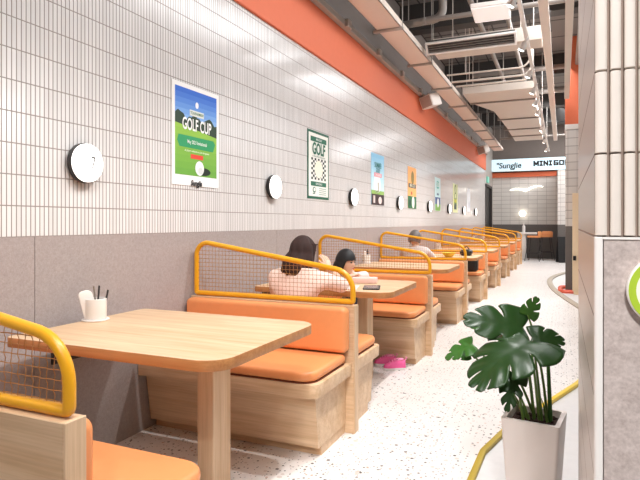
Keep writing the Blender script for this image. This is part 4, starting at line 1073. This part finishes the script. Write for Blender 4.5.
person('grey haired person in pale shirt seated behind the fourth mesh screen', (0.42, 7.56, 0.478),
    (0.42, 7.57, 0.60), (0.42, 7.60, 0.80), (0.415, 7.63, 0.945), (0.41, 7.66, 1.03), 0.092, math.radians(-10), math.radians(-15),
    [((0.26, 7.62, 0.85), (0.19, 7.80, 0.71), (0.27, 8.00, 0.80), (0.3, 1, -0.1)), ((0.58, 7.62, 0.85), (0.66, 7.80, 0.71), (0.58, 8.00, 0.80), (-0.3, 1, -0.1))],
    [((0.34, 7.62, 0.565), (0.33, 7.98, 0.545), (0.33, 8.0, 0.10), (0.33, 8.12, 0.06)), ((0.50, 7.62, 0.565), (0.51, 7.98, 0.545), (0.51, 8.0, 0.10), (0.51, 8.12, 0.06))],
    M['pale_cloth'], (0.75, 0.0, False, 0.02), M['hair_g'], 0.95, M['navy'])

# pink sneakers
def sneaker(loc, rot, label):
    t = thing('pink_sneaker', label, 'shoe', loc, (0, 0, rot), 'pair of pink sneakers')
    out = [(-0.085, -0.026), (-0.06, -0.033), (0.0, -0.029), (0.05, -0.038), (0.085, -0.03), (0.10, -0.005), (0.092, 0.022), (0.06, 0.034), (0.0, 0.029), (-0.06, 0.031), (-0.088, 0.02)]
    b = bmesh.new(); prism(b, cr(out+[out[0]], 4)[:-1], 0.0, 0.022, 0.004, 2); obj('sole', b, M['white'], t)
    prof = [(-0.086, 0.030, 0.062), (-0.05, 0.032, 0.066), (-0.01, 0.031, 0.072), (0.03, 0.035, 0.056), (0.06, 0.036, 0.040), (0.085, 0.029, 0.028), (0.097, 0.012, 0.014)]
    b = bmesh.new(); rings = []
    for x, hw, h in prof:
        rings.append([b.verts.new((x, -hw*math.cos(a), 0.021+h*math.sin(a)**0.8)) for a in [PI*i/12 for i in range(13)]])
    for A, B in zip(rings[:-1], rings[1:]):
        for k in range(12): b.faces.new((A[k], A[k+1], B[k+1], B[k]))
    b.faces.new(rings[0]); b.faces.new(rings[-1][::-1]); bmesh.ops.recalc_face_normals(b, faces=b.faces[:])
    up = obj('upper', b, M['shoe'], t, 70)
    b = bmesh.new(); prism(b, rrect(-0.075, -0.005, -0.02, 0.02, 0.018), 0.080, 0.096, 0.004, 2); obj('collar', b, M['shoe_l'], up)
    for x, zz in ((0.005, 0.089), (0.025, 0.081), (0.045, 0.07)):
        b = bmesh.new(); tube(b, [(x, -0.02, zz-0.008), (x, 0, zz+0.004), (x, 0.02, zz-0.008)], 0.004, 8); obj('lace', b, M['shoe_l'], t)
    b = bmesh.new(); tube(b, [(-0.086, 0, 0.07), (-0.105, 0, 0.10), (-0.09, 0, 0.105)], 0.005, 8); obj('heel_tab', b, M['shoe_l'], t)
    return t
s1 = sneaker((1.01, 4.55, 0), math.radians(212), 'pink child sneaker nearer the aisle, on floor before third booth bench')
dup(s1, (0.895, 4.655, 0), 'pink child sneaker nearer the wall, partly hidden behind second booth bench', (0, 0, math.radians(200)))
